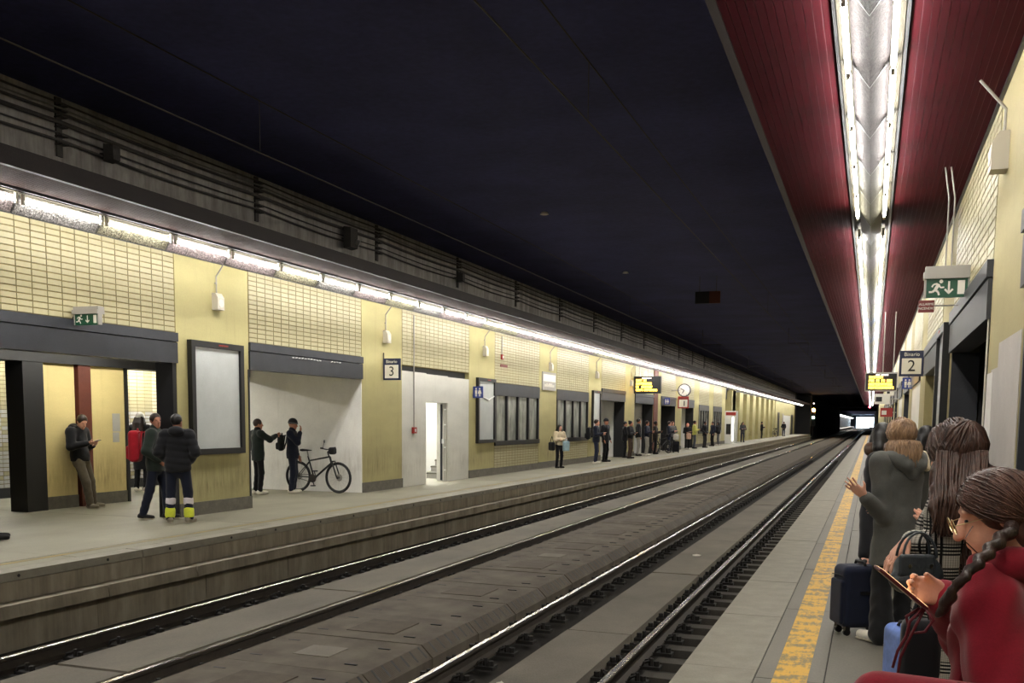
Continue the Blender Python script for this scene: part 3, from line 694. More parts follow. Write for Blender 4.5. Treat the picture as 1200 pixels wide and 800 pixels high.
T = exit_sign(-10.52, -10.12, 11.05, 2.95, 3.2, 'green running-man exit sign on the slate header across the tracks')
MB().box(-.5, -.2, -.01, .03, .05, .12).build('arm', M['black'], T)
T = thing('alarm_plate', 'small red-brown fire alarm plate under the exit sign', 'sign', (.50, 11.9, 2.93))
MB().box(-.07, .09, -.01, .01, -.02, .11).build('plate', M['brown_sign'], T)
text('lettering', 'ALLARME', .036, M['sign_white'], T, (.01, -.012, .067)); text('lettering', 'INCENDIO', .036, M['sign_white'], T, (.01, -.012, .022))
MB().tube([(.08, .0, .05), (.38, .0, .05)], .008, 6).build('arm', M['grey'], T)
# platform number signs
def binario(x0, x1, Y, z0, z1, num, label, cat='sign'):
    T = thing('platform_sign', label, cat, (x0, Y, z0)); w_, h = x1-x0, z1-z0
    MB().box(0, w_, -.02, .03, 0, h).build('board', M['navy_sign'], T)
    MB().box(w_*.1, w_*.9, -.024, -.02, h*.09, h*.70).build('number_field', M['sign_white'], T)
    text('lettering', 'Binario', h*.2, M['sign_white'], T, (w_/2, -.026, h*.85)); text('numeral', num, h*.62, M['ink'], T, (w_/2, -.028, h*.39))
    return T
T = binario(.445, .875, 20.2, 2.58, 3.06, '2', 'navy Binario 2 platform sign on the wall beside the queue')
MB().box(.43, .5, -.02, .03, .05, .09).build('arm', M['ink'], T); MB().box(.43, .5, -.02, .03, .4, .44).build('arm', M['ink'], T)
T = binario(-10.56, -10.13, 20.4, 2.57, 3.06, '3', 'navy Binario 3 platform sign on the yellow pier')
MB().tube([(.0, .01, .0), (.0, .01, .62)], .012, 6).build('bracket', M['ink'], T)
def toilet(x0, x1, Y, z0, z1, label):
    T = thing('toilet_sign', label, 'sign', (x0, Y, z0)); w_, h = x1-x0, z1-z0
    MB().box(0, w_, -.015, .015, 0, h).build('board', M['blue_sign'], T)
    b = MB()
    for cx, sk_ in ((w_*.32, 0), (w_*.68, 1)):
        b.disc((cx, -.017, h*.78), (0, 1, 0), h*.075, 10, th=.004)
        b.add([(cx-h*.1, -.0175, h*.66), (cx+h*.1, -.0175, h*.66), (cx+h*(.18 if sk_ else .09), -.0175, h*.36), (cx-h*(.18 if sk_ else .09), -.0175, h*.36)], [(0, 3, 2, 1)])
        for q in (-.05, .05): b.box(cx+q*h-h*.03, cx+q*h+h*.03, -.018, -.016, h*.12, h*.37)
    b.build('pictogram', M['sign_white'], T); return T
toilet(.66, .89, 25.9, 2.53, 2.8, 'blue toilets pictogram sign behind the Binario 2 sign')
toilet(-10.57, -10.27, 25.85, 2.3, 2.62, 'blue toilets pictogram sign by the torn poster')
toilet(-10.57, -10.25, 53.0, 2.6, 2.95, 'small blue pictogram sign past the amber departure board')
# departure boards
def board(x0, x1, Y, z0, z1, label, rows, seed):
    T = thing('departure_board', label, 'display', (x0, Y, z0)); w_, h = x1-x0, z1-z0
    MB().box(0, w_, 0, .22, 0, h).build('housing', M['ink'], T)
    f = MB()
    f.box(-.015, w_+.015, -.03, .23, h-.012, h+.02); f.box(-.015, 0, -.03, .23, 0, h); f.box(w_, w_+.015, -.03, .23, 0, h); f.box(-.015, w_+.015, -.03, .23, -.02, 0)
    f.build('hood', M['grey'] if x0 > -5 else M['ink'], T)
    rn = random.Random(seed)
    for (u0, u1, v0, v1, wht) in rows:
        b = MB(); u = u0; cw = (v1-v0)*.62*h/w_
        while u < u1-cw*.5:
            if rn.random() > .1:
                a, c = u*w_, (u+cw*.86)*w_; zb, zt = v0*h, v1*h; st = (c-a)*.28
                b.box(a, a+st, -.012, -.002, zb, zt); b.box(c-st, c, -.012, -.002, zb if rn.random() > .3 else (zb+zt)/2, zt)
                for zz in [zt-st*1.2]+([zb] if rn.random() > .35 else [])+([(zb+zt)/2] if rn.random() > .35 else []): b.box(a, c, -.0125, -.002, zz, zz+st)
            u += cw
        b.build('led_row', M['amber_w'] if wht else M['amber'], T)
    return T
rows = [(.32, .72, .86, .93, 1), (.1, .58, .7, .84, 0), (.1, .86, .48, .64, 0), (.1, .84, .27, .42, 0), (.1, .9, .08, .22, 0)]
T = board(-.17, .51, 25.0, 2.47, 2.87, 'amber departure board hanging under the oxblood canopy', rows, 2)
for x in (.37, .6): MB().tube([(x, .1, .4), (x, .1, CZ-2.47)], .014, 6).build('hanger', M['grey'], T)
rows = [(.3, .66, .88, .95, 1), (.06, .52, .7, .85, 0), (.06, .68, .49, .65, 0), (.06, .72, .3, .44, 0), (.06, .9, .12, .24, 0)]
T = board(-10.5, -9.28, 45.6, 3.0, 3.75, 'amber departure board hanging under the brown canopy', rows, 3)
for x in (.2, .6): MB().tube([(x, .1, .75), (x, .1, CZ-3.0)], .02, 6).build('hanger', M['grey'], T)
# clock
T = thing('station_clock', 'round white station clock on a wall arm', 'clock', (-9.84, 55, 3.42))
MB().disc((0, 0, 0), (0, 1, 0), .36, 32, th=.12).build('case', M['lintel'], T)
MB().disc((0, -.062, 0), (0, 1, 0), .31, 32, th=.01).build('dial', M['sign_white'], T)
b = MB(); b.tube([(0, -.075, 0), (-.2, -.075, .1)], .02, 4); b.tube([(0, -.075, 0), (-.1, -.075, -.16)], .025, 4); b.build('hand', M['ink'], T)
b = MB()
for k in range(12): a = k*math.pi/6; b.tube([(.25*math.cos(a), -.069, .25*math.sin(a)), (.29*math.cos(a), -.069, .29*math.sin(a))], .012, 4)
b.build('hour_mark', M['ink'], T); MB().tube([(-.36, 0, 0), (-.72, 0, 0)], .03, 6).build('arm', M['grey'], T)
# small signs
T = thing('notice_board', 'small grey notice with white top on the pier between clouded windows', 'sign', (WL+.002, 32.0, 2.72))
MB().box(0, .04, 0, 1.5, 0, .62).build('board', M['grey'], T); MB().box(.04, .044, .08, 1.42, .3, .54).build('white_field', M['sign_white'], T)
b = MB(); rn = random.Random(1)
for i in range(10): b.box(.04, .045, .2+i*.11, .2+i*.11+.075, .12, .12+rn.choice([.08, .12]))
b.build('mark', M['sign_white'], T)
T = thing('framed_sign', 'small white sign in a red frame under the station clock', 'sign', (-10.55, 57, 2.45))
MB().box(0, .62, -.02, .02, 0, .68).build('frame', M['red_sign'], T); MB().box(.07, .55, -.024, -.02, .07, .5).build('field', M['sign_white'], T); MB().box(.34, .4, -.027, -.024, .14, .42).build('numeral', M['ink'], T); MB().box(.07, .55, -.024, -.02, .54, .6).build('band', M['brown_sign'], T)
T = thing('kiosk', 'white vending kiosk with a red header at the end of the tiled wall', 'kiosk', (WL+.02, 77.2, LZ))
MB().box(-.3, .75, 0, 1.4, 0, 2.5).build('cabinet', M['white'], T); MB().box(.0, .76, -.02, .0, 2.15, 2.4).build('header', M['red_sign'], T); MB().box(.5, .58, -.02, 0, .2, 2.0).build('lit_edge', emit('kiosk_edge', (1, 1, .96, 1), 2), T); MB().box(.05, .4, -.02, 0, .7, 1.5).build('opening', M['ink'], T)
for i, (x, z, w_, m, lb) in enumerate(((.05, 2.35, .5, 'sign_white', 'white sign hanging beyond the amber board over the queue'), (.3, 1.95, .45, 'red_sign', 'red and white sign low beyond the amber board over the queue'), (.52, 2.9, .34, 'sign_white', 'pale wall plate beyond the toilets sign over the queue'))):
    T = thing('hanging_sign', lb, 'sign', (x, 36+i*5, z)); MB().box(0, w_, 0, .06, 0, .34).build('board', M[m], T); MB().box(.05, w_*.5, -.005, 0, .08, .24).build('mark', M['ink' if m == 'sign_white' else 'sign_white'], T); MB().tube([(w_, .03, .17), (WR-x, .03, .17)], .02, 6).build('arm', M['grey'], T)
# signals at the tunnel mouth
T = thing('signal_lamp', 'signal mast with orange and green lamps at the far platform end', 'signal', (-8.3, 156, -.7))
MB().tube([(0, 0, 0), (0, 0, 4.6)], .08, 8).build('mast', M['ink'], T); MB().box(-.3, .3, .0, .2, 1.9, 4.7).build('backplate', M['ink'], T)
MB().disc((0, -.05, 4.3), (0, 1, 0), .24, 16, th=.1).build('lens', M['glow_orange'], T); MB().disc((0, -.05, 3.2), (0, 1, 0), .17, 16, th=.1).build('lens', M['glow_green'], T); MB().disc((0, -.05, 5.3), (0, 1, 0), .1, 12, th=.1).build('lens', M['amber_w'], T)
T = thing('signal_lamp', 'small red signal lamp at the end of the oxblood canopy', 'signal', (-.35, 149, 4.0)); MB().box(-.12, .12, 0, .12, -.12, .3).build('case', M['ink'], T); MB().disc((0, -.03, 0), (0, 1, 0), .11, 14, th=.05).build('lens', M['glow_red'], T)
# cables and pipes on the upper wall
CABLES = ((5.90, .07, .014, 'cable', 'top black cable on the upper concrete wall'), (5.83, .08, .012, 'cable_g', 'thin pale wire running along the upper wall'), (5.76, .08, .02, 'cable', 'thick black cable under the thin pale wire on the upper wall'),
          (5.64, .08, .03, 'cable', 'black cable bundle halfway up the upper wall'), (5.50, .07, .012, 'cable', 'thin black cable low on the upper wall'), (5.40, .08, .02, 'cable', 'lowest black cable behind the brown canopy'))
for z, d, r, mt, lb in CABLES:
    pts = [(WL+d, y, z-(.0 if i % 4 == 0 else (.028, .04, .028)[i % 4-1])*(.3+z*7 % 1)) for i, y in enumerate(np.arange(1.7, 150, 1.15))]
    MB().tube(pts, r, 6).build('cable', M[mt], None, label=lb, cat='cable')
for k in range(14):
    y = 6.3+k*4.6
    T = thing('cable_bracket', 'black cable bracket with hooks on the upper concrete wall', 'bracket', (WL, y, 5.3), 0, 'cable brackets')
    MB().box(0, .03, -.05, .05, -.1, .68).build('rail', M['cable'], T)
    for z, d, r, mt, lb in CABLES: MB().box(.0, .13, -.06, .06, z-5.3-r-.035, z-5.3-r-.016).build('hook', M['cable'], T)
for i, (y, z) in enumerate(((8.3, 5.43), (11.7, 5.43), (18.6, 5.43), (24.5, 5.43))):
    T = thing('junction_box', ['small dark junction box on the upper wall over the leaning man', 'small dark junction box on the upper wall over the blank poster', 'larger dark lamp box on the upper wall over the bicycle niche', 'small dark junction box on the upper wall over the stair door'][i], 'junction box', (WL, y, z))
    sz = .34 if i == 2 else .18; h = .22 if i == 2 else .12
    MB().tile(.13, .28, -sz/2, sz/2, -h, h, .02, '+x').build('case', M['cable'], T); MB().box(0, .14, -.03, .03, -.015, .015).build('arm', M['cable'], T); MB().box(.12, .135, -sz/2, sz/2, -h, h).build('back_plate', M['cable'], T)
    if i == 2: MB().disc((.3, .1, -.1), (1, .5, -.5), .08, 12, th=.08).build('lens', M['cable_g'], T)
# overhead line
for x, lb in ((-2.845, 'overhead contact wire above the track by the queue'), (-6.754, 'overhead contact wire above the track by the yellow wall')):
    T = thing('contact_wire', lb, 'wire', (x, 0, 0))
    MB().tube([(0, -6, 4.72), (0, 150, 4.72), (0, 550, 4.4)], .008, 5).build('wire', M['rust'], T); MB().tube([(0, -6, 5.3), (0, 150, 5.3), (0, 290, 5.05), (0, 550, 4.7)], .008, 5).build('carrier_wire', M['rust'], T)
    for k in range(8):
        y = 10+k*18.5
        MB().tube([(0, y, 4.73), (0, y, 5.3)], .005, 4).build('dropper', M['cable'], T)
        if k > 1: MB().tube([(-.9, y+.2, 5.99), (-.9, y+.2, 5.3), (0, y+.2, 5.3)], .015, 6).build('support', M['cable'], T)
# ceiling fittings
for i, (p, lb) in enumerate((((-4.3, 7.6, 5.98), 'small pale disc fixed to the dark ceiling'), ((-6.6, 20.0, 5.98), 'small dim lamp on the dark ceiling over the rails'), ((-6.9, 28.5, 5.98), 'small dim lamp farther down the dark ceiling'))):
    MB().disc((0, 0, 0), (0, 0, 1), .09, 14, .06, th=.05).build('ceiling_disc', M['offwhite'], None, loc=p, label=lb, cat='ceiling fitting')
T = thing('warning_board', 'dark red and black panel hanging from the tunnel ceiling', 'board', (-4.7, 30, 5.2)); MB().box(-.42, 0, 0, .06, 0, .35).build('board', M['ink'], T); MB().box(.0, .32, 0, .06, 0, .35).build('red_half', M['oxide'], T)
for x in (-.3, .2): MB().tube([(x, .03, .35), (x, .03, .8)], .01, 5).build('hanger', M['cable'], T)
# litter on the track
def scrap(p, mt, lb, s=.1):
    b = MB(); rn = random.Random(int(p[1]*10)); n = 7
    ring = [(s*(.5+.5*rn.random())*math.cos(2*math.pi*k/n), s*(.5+.5*rn.random())*math.sin(2*math.pi*k/n), .01+.03*rn.random()) for k in range(n)]
    b.add([(0, 0, .04)]+ring+[(x, y, z-.012) for x, y, z in ring], [(0, 1+k, 1+(k+1) % n) for k in range(n)]+[(1+k, 8+k, 8+(k+1) % n, 1+(k+1) % n) for k in range(n)])
    b.build('litter', mt, None, loc=p, label=lb, cat='litter')
scrap((-8.0, 9.1, -.78), M['red_sign'], 'crumpled red wrapper beside the rail by the platform face'); scrap((-8.1, 15.9, -.78), M['sign_white'], 'white paper scrap beside the rail by the platform face', .13); scrap((-2.75, 17.0, -.63), M['sign_white'], 'white paper scrap on the slab between the rails by the queue', .09); scrap((-2.95, 7.9, -.63), M['sign_white'], 'small white scrap on the slab near the sloping covers', .05)
# ================================================================== SIGNED-DISTANCE FIGURES
V3 = lambda *a: np.array(a, float)
class SDF:
    def __init__(s, vox): s.h = vox; s.p = []; s.subs = []; s.ripple = None
    def cap(s, a, b, ra, rb=None, flat=None, cut=None, k=.02):
        s.p.append(('c', np.array(a, float), np.array(b, float), ra, ra if rb is None else rb, flat, cut, k)); return s
    def chain(s, pts, rs, **kw):
        for i in range(len(pts)-1): s.cap(pts[i], pts[i+1], rs[i], rs[i+1], **kw)
        return s
    def ell(s, c, r, R=None, k=.02, cut=None): s.p.append(('e', np.array(c, float), np.array(r, float), R, None, None, cut, k)); return s
    def box(s, c, hf, R=None, rd=.02, k=.005): s.p.append(('b', np.array(c, float), np.array(hf, float), R, rd, None, None, k)); return s
    def sub(s, c, r, R=None): s.subs.append((np.array(c, float), np.array(r, float), R)); return s
    @staticmethod
    def _ell(P, c, r, R):
        q = P-c
        if R is not None: q = q@R
        k0 = np.linalg.norm(q/r, axis=-1); k1 = np.linalg.norm(q/(r*r), axis=-1)+1e-9
        return k0*(k0-1)/k1
    def bounds(s, pr):
        if pr[0] == 'c':
            R = max(pr[3], pr[4])*(1.0 if pr[5] is None else max(1, pr[5][1])); return np.minimum(pr[1], pr[2])-R, np.maximum(pr[1], pr[2])+R
        m = pr[2].max()*1.02 if pr[0] == 'e' else np.linalg.norm(pr[2])
        return pr[1]-m, pr[1]+m
    def dist(s, pr, P):
        if pr[0] == 'c':
            a, b, ra, rb, flat, cut = pr[1:7]
            Q = P
            if flat is not None:
                ax, f = flat; ax = np.array(ax, float); m = (a+b)/2; t = ((P-m)@ax); Q = P+(1/f-1)*t[..., None]*ax
            ba = b-a; pa = Q-a; t = np.clip((pa@ba)/(ba@ba+1e-12), 0, 1)
            d = np.linalg.norm(pa-t[..., None]*ba, axis=-1)-(ra+(rb-ra)*t)
            if flat is not None: d = d*min(1, flat[1])
        elif pr[0] == 'e': d = s._ell(P, pr[1], pr[2], pr[3]); cut = pr[6]
        else:
            q = P-pr[1]
            if pr[3] is not None: q = q@pr[3]
            q = np.abs(q)-pr[2]+pr[4]; d = np.linalg.norm(np.maximum(q, 0), axis=-1)+np.minimum(q.max(-1), 0)-pr[4]; cut = None
        if cut is not None: d = np.maximum(d, cut-P[..., 2])
        return d
    def verts(s, smooth=1):
        h = s.h; bs = [s.bounds(p) for p in s.p]
        lo = np.min([b[0] for b in bs], 0)-3*h; hi = np.max([b[1] for b in bs], 0)+3*h
        n = np.ceil((hi-lo)/h).astype(int)+1
        D = np.full(n, .3, np.float32)
        ax = [lo[i]+h*np.arange(n[i]) for i in range(3)]
        for pr, (bl, bh) in zip(s.p, bs):
            k = pr[7]; m = k+2.5*h
            i0 = np.maximum(np.floor((bl-m-lo)/h).astype(int), 0); i1 = np.minimum(np.ceil((bh+m-lo)/h).astype(int)+1, n)
            sl = tuple(slice(i0[q], i1[q]) for q in range(3))
            P = np.stack(np.meshgrid(*[ax[q][sl[q]] for q in range(3)], indexing='ij'), -1)
            d = s.dist(pr, P); o = D[sl]; hh = np.clip(.5+.5*(o-d)/k, 0, 1)
            D[sl] = np.where(o > .29, np.minimum(o, d), o*(1-hh)+d*hh-k*hh*(1-hh))
        if s.subs or s.ripple is not None:
            P = np.stack(np.meshgrid(*ax, indexing='ij'), -1)
            if s.ripple is not None: D += s.ripple(P).astype(np.float32)
            for c, r, R in s.subs: D = np.maximum(D, -s._ell(P, c, r, R))
        # surface nets
        ins = D < 0; nx, ny, nz = D.shape
        C = lambda A, i, j, k: A[i:nx-1+i, j:ny-1+j, k:nz-1+k]
        cnt = sum(C(ins, i, j, k).astype(np.int8) for i in (0, 1) for j in (0, 1) for k in (0, 1))
        act = (cnt > 0) & (cnt < 8); idx = np.full(act.shape, -1, np.int64); I = np.argwhere(act)
        idx[act] = np.arange(len(I)); acc = np.zeros((len(I), 3)); w_ = np.zeros(len(I))
        cs = [(i, j, k) for i in (0, 1) for j in (0, 1) for k in (0, 1)]
        for a in cs:
            for b in cs:
                if sum(abs(a[q]-b[q]) for q in range(3)) == 1 and a < b:
                    da = D[I[:, 0]+a[0], I[:, 1]+a[1], I[:, 2]+a[2]]; db = D[I[:, 0]+b[0], I[:, 1]+b[1], I[:, 2]+b[2]]
                    m = (da < 0) != (db < 0); t = np.where(m, da/np.where(m, da-db, 1), 0)
                    acc[m] += (np.array(a)+t[m, None]*(np.array(b)-np.array(a))); w_[m] += 1
        X = lo+h*(I+acc/w_[:, None]); F = []
        for q in range(3):
            e = [0, 0, 0]; e[q] = 1; sl0 = [slice(0, nn) for nn in (nx, ny, nz)]; a = [slice(None)]*3; b = [slice(None)]*3
            a[q] = slice(0, -1); b[q] = slice(1, None)
            A, B = ins[tuple(a)], ins[tuple(b)]; ch = A != B
            u, v = (q+1) % 3, (q+2) % 3
            E = np.argwhere(ch); E = E[(E[:, u] > 0) & (E[:, v] > 0) & (E[:, u] < D.shape[u]-1) & (E[:, v] < D.shape[v]-1)]
            fl = A[E[:, 0], E[:, 1], E[:, 2]]
            du = np.zeros(3, int); du[u] = 1; dv = np.zeros(3, int); dv[v] = 1
            g = lambda o: idx[o[:, 0], o[:, 1], o[:, 2]]
            Q = np.stack([g(E-du-dv), g(E-dv), g(E), g(E-du)], 1)
            Q[~fl] = Q[~fl][:, ::-1]; F.append(Q)
        F = np.concatenate(F); F = F[(F >= 0).all(1)]
        for _ in range(smooth):
            S = np.zeros_like(X); N = np.zeros(len(X))
            for i in range(4):
                a, b = F[:, i], F[:, (i+1) % 4]; np.add.at(S, a, X[b]); np.add.at(N, a, 1); np.add.at(S, b, X[a]); np.add.at(N, b, 1)
            X = .5*X+.5*S/np.maximum(N, 1)[:, None]
        return X, F
    def build(s, name, mat, parent, scale=1.0, smooth=1, **kw):
        X, F = s.verts(smooth)
        me = bpy.data.meshes.new(name); me.vertices.add(len(X)); me.vertices.foreach_set('co', (X*scale).ravel())
        me.loops.add(F.size); me.loops.foreach_set('vertex_index', F.ravel()); me.polygons.add(len(F))
        me.polygons.foreach_set('loop_start', np.arange(0, F.size, 4)); me.polygons.foreach_set('use_smooth', np.ones(len(F), bool)); me.update(calc_edges=True)
        me.materials.append(mat); return link(name, me, parent, **kw)
def strands(name, paths, r, mat, parent, scale=1.0):
    b = MB()
    for p in paths: n = len(p); b.tube(p, [r*(.55+.9*math.sin(math.pi*min(.12+.8*i/(n-1), 1)))*.75 for i in range(n)], 4, False)
    o = b.build(name, mat, parent, True, kind='stuff'); o.scale = (scale,)*3; return o
def over_skull(c, R, a, b, n=9, puff=1.03, drop=0):
    # great-circle path over the skull ellipsoid between two head-local points
    rad = V3(.090, .107, .102); ce = V3(0, -.022, .032); A, B = (np.array(a)-ce)/rad, (np.array(b)-ce)/rad; out = []
    for i in range(n):
        t = i/(n-1); q = A*(1-t)+B*t; q = unit(q)*(np.linalg.norm(A)*(1-t)+np.linalg.norm(B)*t); q = q*(1+(puff-1)*math.sin(math.pi*t)); out.append(c+R@(ce+q*rad))
    return out
def unit(v): v = np.array(v, float); return v/np.linalg.norm(v)
def hand(S, w, d, n, thumb, curl=.35, L=1.0, spread=.0, tcurl=.2, topen=.72):
    # w wrist, d finger direction, n palm normal, thumb = approximate direction of the thumb side
    w = np.array(w, float); d = unit(d); n = unit(np.array(n, float)-np.dot(n, d)*d); u = np.cross(d, n); u = u if np.dot(u, thumb) > 0 else -u
    off = (.030, .0105, -.0095, -.0285)
    for i, o in enumerate(off):
        kn = w+L*(d*(.092-.006*abs(i-1.2))+u*o); S.cap(w+L*(d*.012+u*o*.72), kn, .0155*L, .0125*L, k=.012)
        dd = unit(d+u*spread*(1.5-i)*.5); p = kn; ln = (.040, .045, .042, .034)[i]
        for j in range(3):
            c = curl*(1 if hasattr(curl, '__len__') is False else 1)*(j*.75+.5); q_ = unit(dd*math.cos(c)+n*math.sin(c))
            e = p+L*q_*ln*(1, .68, .55)[j]; S.cap(p, e, (.0095, .0088, .0082)[j]*L, (.0088, .0082, .0072)[j]*L, k=.004); p = e
    b = w+L*(d*.028+u*.026+n*.006); m = b+L*unit(d*(1.2-topen*.8)+u*topen+n*.25)*.045; e = m+L*unit(d*(.9-tcurl)+u*.4*topen+n*(.15+tcurl))*.034
    S.cap(w+L*(d*.01+u*.012), b, .016*L, .0145*L, k=.012); S.cap(b, m, .0135*L, .011*L, k=.008); S.cap(m, e, .0105*L, .0082*L, k=.004)
def frame(f, up=(0, 0, 1)):
    f = unit(f); r = unit(np.cross(f, up)); u = np.cross(r, f); return np.stack([r, f, u], 1)     # columns right, forward, up
SKIN = [cloth('skin_light', lin(214, 160, 136), .06, 20, .55, 90), cloth('skin_tan', lin(176, 122, 98), .06, 20, .55, 90), cloth('skin_dark', lin(112, 74, 58), .06, 20, .55, 90)]
def hairmat(name, c, c2=None, sc=(1, 1, .12)):
    t = NT(name); n = t.noise(sc, 70, 4, .7); n2 = t.noise(sc, 18, 3); col = t.mix(t.ramp(t.mix(.4, n, n2), .36, .66), scl(c, .6), c2 or scl(c, 1.35)); return t.out(col, .42, 0, n, .5, .008, .45)
HAIR = dict(black=hairmat('hair_black', lin(22, 18, 17)), dark=hairmat('hair_dark_brown', lin(44, 30, 25)), brown=hairmat('hair_brown', lin(74, 46, 36), lin(120, 78, 58)), blond=hairmat('hair_dark_blond', lin(112, 82, 58), lin(176, 142, 108)), pink=hairmat('hair_pink', lin(176, 92, 84)))
FAB = {}
def fab(name, r, g, b, **kw):
    if name not in FAB: FAB[name] = cloth(name, lin(r, g, b), **kw)
    return FAB[name]
BLACK = fab('black_cloth', 20, 20, 24); NAVY = fab('navy_cloth', 24, 28, 44); DKGREEN = fab('dark_green_cloth', 36, 44, 38); GREY = fab('grey_cloth', 96, 96, 96)
JEANS = fab('dark_denim', 36, 42, 62); KHAKI = fab('khaki_cloth', 92, 84, 70); CREAM = fab('cream_fleece', 206, 190, 160); REDC = fab('red_nylon', 168, 26, 40); BROWNC = fab('brown_cloth', 70, 54, 44); LGREY = fab('light_grey_cloth', 150, 146, 138)
HIVIS = fab('hi_vis_yellow', 214, 222, 70); SILVER = fab('reflective_band', 214, 206, 210); WSHOE = fab('white_leather', 214, 208, 194); DSHOE = fab('dark_leather', 34, 32, 32); TSHOE = fab('tan_grey_suede', 132, 124, 108)
STD = dict(hip=V3(0, 0, .95), waist=V3(0, 0, 1.08), chest=V3(0, .0, 1.30), neck=V3(0, -.01, 1.44), head=V3(0, .02, 1.615),
           shR=V3(.185, -.01, 1.405), elR=V3(.245, -.04, 1.13), wrR=V3(.245, .07, .90), hjR=V3(.092, 0, .92), knR=V3(.105, .03, .50), anR=V3(.11, -.02, .085), toR=V3(.125, .15, .035))
for k_ in list(STD):
    if k_.endswith('R'): STD[k_[:-1]+'L'] = STD[k_]*V3(-1, 1, 1)
ARMS = dict(down={}, pockets=dict(elR=(.285, -.07, 1.14), wrR=(.17, .10, .98), elL=(-.285, -.07, 1.14), wrL=(-.17, .10, .98)),
            phone=dict(elR=(.24, .03, 1.13), wrR=(.06, .27, 1.2), elL=(-.25, .02, 1.13), wrL=(-.07, .25, 1.15)),
            folded=dict(elR=(.26, .06, 1.14), wrR=(-.06, .22, 1.18), elL=(-.26, .06, 1.13), wrL=(.06, .24, 1.13)))
def head_prims(S, c, R, k=.015, face=True):
    P = lambda x, y, z: c+R@V3(x, y, z)
    S.ell(P(0, -.012, .02), (.077, .098, .100), R, k); S.ell(P(0, .028, -.045), (.060, .066, .075), R, k)
    if face:
        S.cap(P(0, .088, .012), P(0, .112, -.028), .011, .0155, k=.012); S.ell(P(0, .086, -.062), (.024, .012, .012), R, .008); S.ell(P(0, .07, -.10), (.026, .024, .02), R, .015)
        for sx in (-1, 1): S.ell(P(sx*.078, -.012, -.005), (.011, .021, .032), R, .006); S.ell(P(sx*.03, .075, .036), (.024, .012, .008), R, .012)
def person(label, pos, face, H=1.72, arms='down', J=None, top=None, legs=None, shoes=DSHOE, hair=('short', 'dark'), hat=None, skin=0, vox=.02, look=(0, 1, 0), hood=None, hands=None, group=None, extra=None, eyes=False):
    s = H/1.75; Q = {k: v.copy() for k, v in STD.items()}
    for dct in (ARMS[arms], J or {}):
        for k, v in dct.items(): Q[k] = np.array(v, float)
    f = unit((face[0], face[1], 0)); T = thing('person', label, 'person', pos, math.atan2(-f[0], f[1]), group)
    R = frame(look); hc = Q['head']; B = SDF(vox/s)
    # continuous body
    head_prims(B, hc, R, face=vox < .022)
    B.cap(Q['neck'], hc+R@V3(0, -.02, -.06), .058, .052); B.cap(Q['chest'], Q['neck'], .10, .062, flat=((0, 1, 0), .75))
    B.cap(Q['hip'], Q['chest'], .118, .125, flat=((0, 1, 0), .68), k=.04)
    for sd in 'RL':
        B.cap(Q['neck']-V3(0, 0, .03), Q['sh'+sd], .05, .048); B.chain([Q['sh'+sd], Q['el'+sd], Q['wr'+sd]], [.05, .036, .026])
        B.chain([Q['hj'+sd], Q['kn'+sd], Q['an'+sd]], [.08, .052, .036]); B.cap(Q['an'+sd]-V3(0, .02, .03), Q['to'+sd], .034, .026)
        d = unit(Q['wr'+sd]-Q['el'+sd]); sx = 1 if sd == 'R' else -1
        hs = (hands or {}).get(sd)
        if hs: hand(B, Q['wr'+sd]+d*.02, *hs[:3], **(hs[3] if len(hs) > 3 else {}))
        elif vox <= .013: hand(B, Q['wr'+sd]+d*.02, d, V3(-sx, 0, -.2), V3(0, 1, .4), .3)
        else:
            w = Q['wr'+sd]; B.cap(w, w+d*.10, .026, .024); B.cap(w+d*.1, w+d*.165, .024, .016); B.cap(w+d*.03, w+d*.085+V3(-sx*.03, .02, 0), .014, .011)
    B.build('body', SKIN[skin], T, s)
    # trousers
    lg = legs or {}; bk = lg.get('bulk', 1.0); fl = lg.get('flare', .058); S = SDF(vox/s)
    S.cap(Q['hip']+V3(0, 0, .06), Q['hip']-V3(0, 0, .06), .145*bk, .15*bk, flat=((0, 1, 0), .74), k=.03)
    for sd in 'RL': S.chain([Q['hj'+sd], Q['kn'+sd], Q['an'+sd]+V3(0, 0, .0)], [.086*bk, .068*bk, fl*bk], k=.025)
    if vox < .03: S.ripple = lambda P: .004*np.sin(P[..., 2]*45+P[..., 0]*35+2*np.sin(P[..., 1]*30))*np.clip((.62-P[..., 2])*3, 0, 1)
    tro = S.build('trousers', lg.get('mat', BLACK), T, s)
    for nm, mt, z0, z1, gr in lg.get('bands', ()):
        for sd in 'RL':
            a = Q['kn'+sd]; b = Q['an'+sd]; g = lambda z: a+(b-a)*((a[2]-z)/(a[2]-b[2]))
            r = (.070+(fl-.070)*((.5-z0)/.41))*bk+gr
            SDF(min(vox, .01)/s).cap(g(z1-.03), g(z0+.03), r, r).build(nm, mt, tro, s)
    # shoes
    for sd in 'RL':
        a, t_ = Q['an'+sd], Q['to'+sd]; d = unit((t_-a)*V3(1, 1, 0))
        S = SDF(min(vox, .014)/s).cap(V3(a[0], a[1], a[2]-.035)-d*.045, V3(t_[0], t_[1], t_[2]+.012), .048, .036, k=.02).cap(a-V3(0, 0, .03), a+V3(0, 0, .015), .046, .046, k=.03)
        z_ = a[2]-.085; S.p = [p[:6]+(z_,)+p[7:] for p in S.p]
        sh = S.build('shoe', shoes, T, s)
        if vox < .013: SDF(vox/s).cap(V3(a[0], a[1], z_+.016)-d*.045, V3(t_[0], t_[1], z_+.016)+d*.005, .047, .037, flat=((0, 0, 1), .36)).build('sole', fab('rubber_sole', 176, 168, 150), sh, s)
    # jacket / coat
    tp = top or {}; bk = tp.get('bulk', 1.0); hem = tp.get('hem', .84); S = SDF(vox/s); wd = tp.get('wide', 1.0)
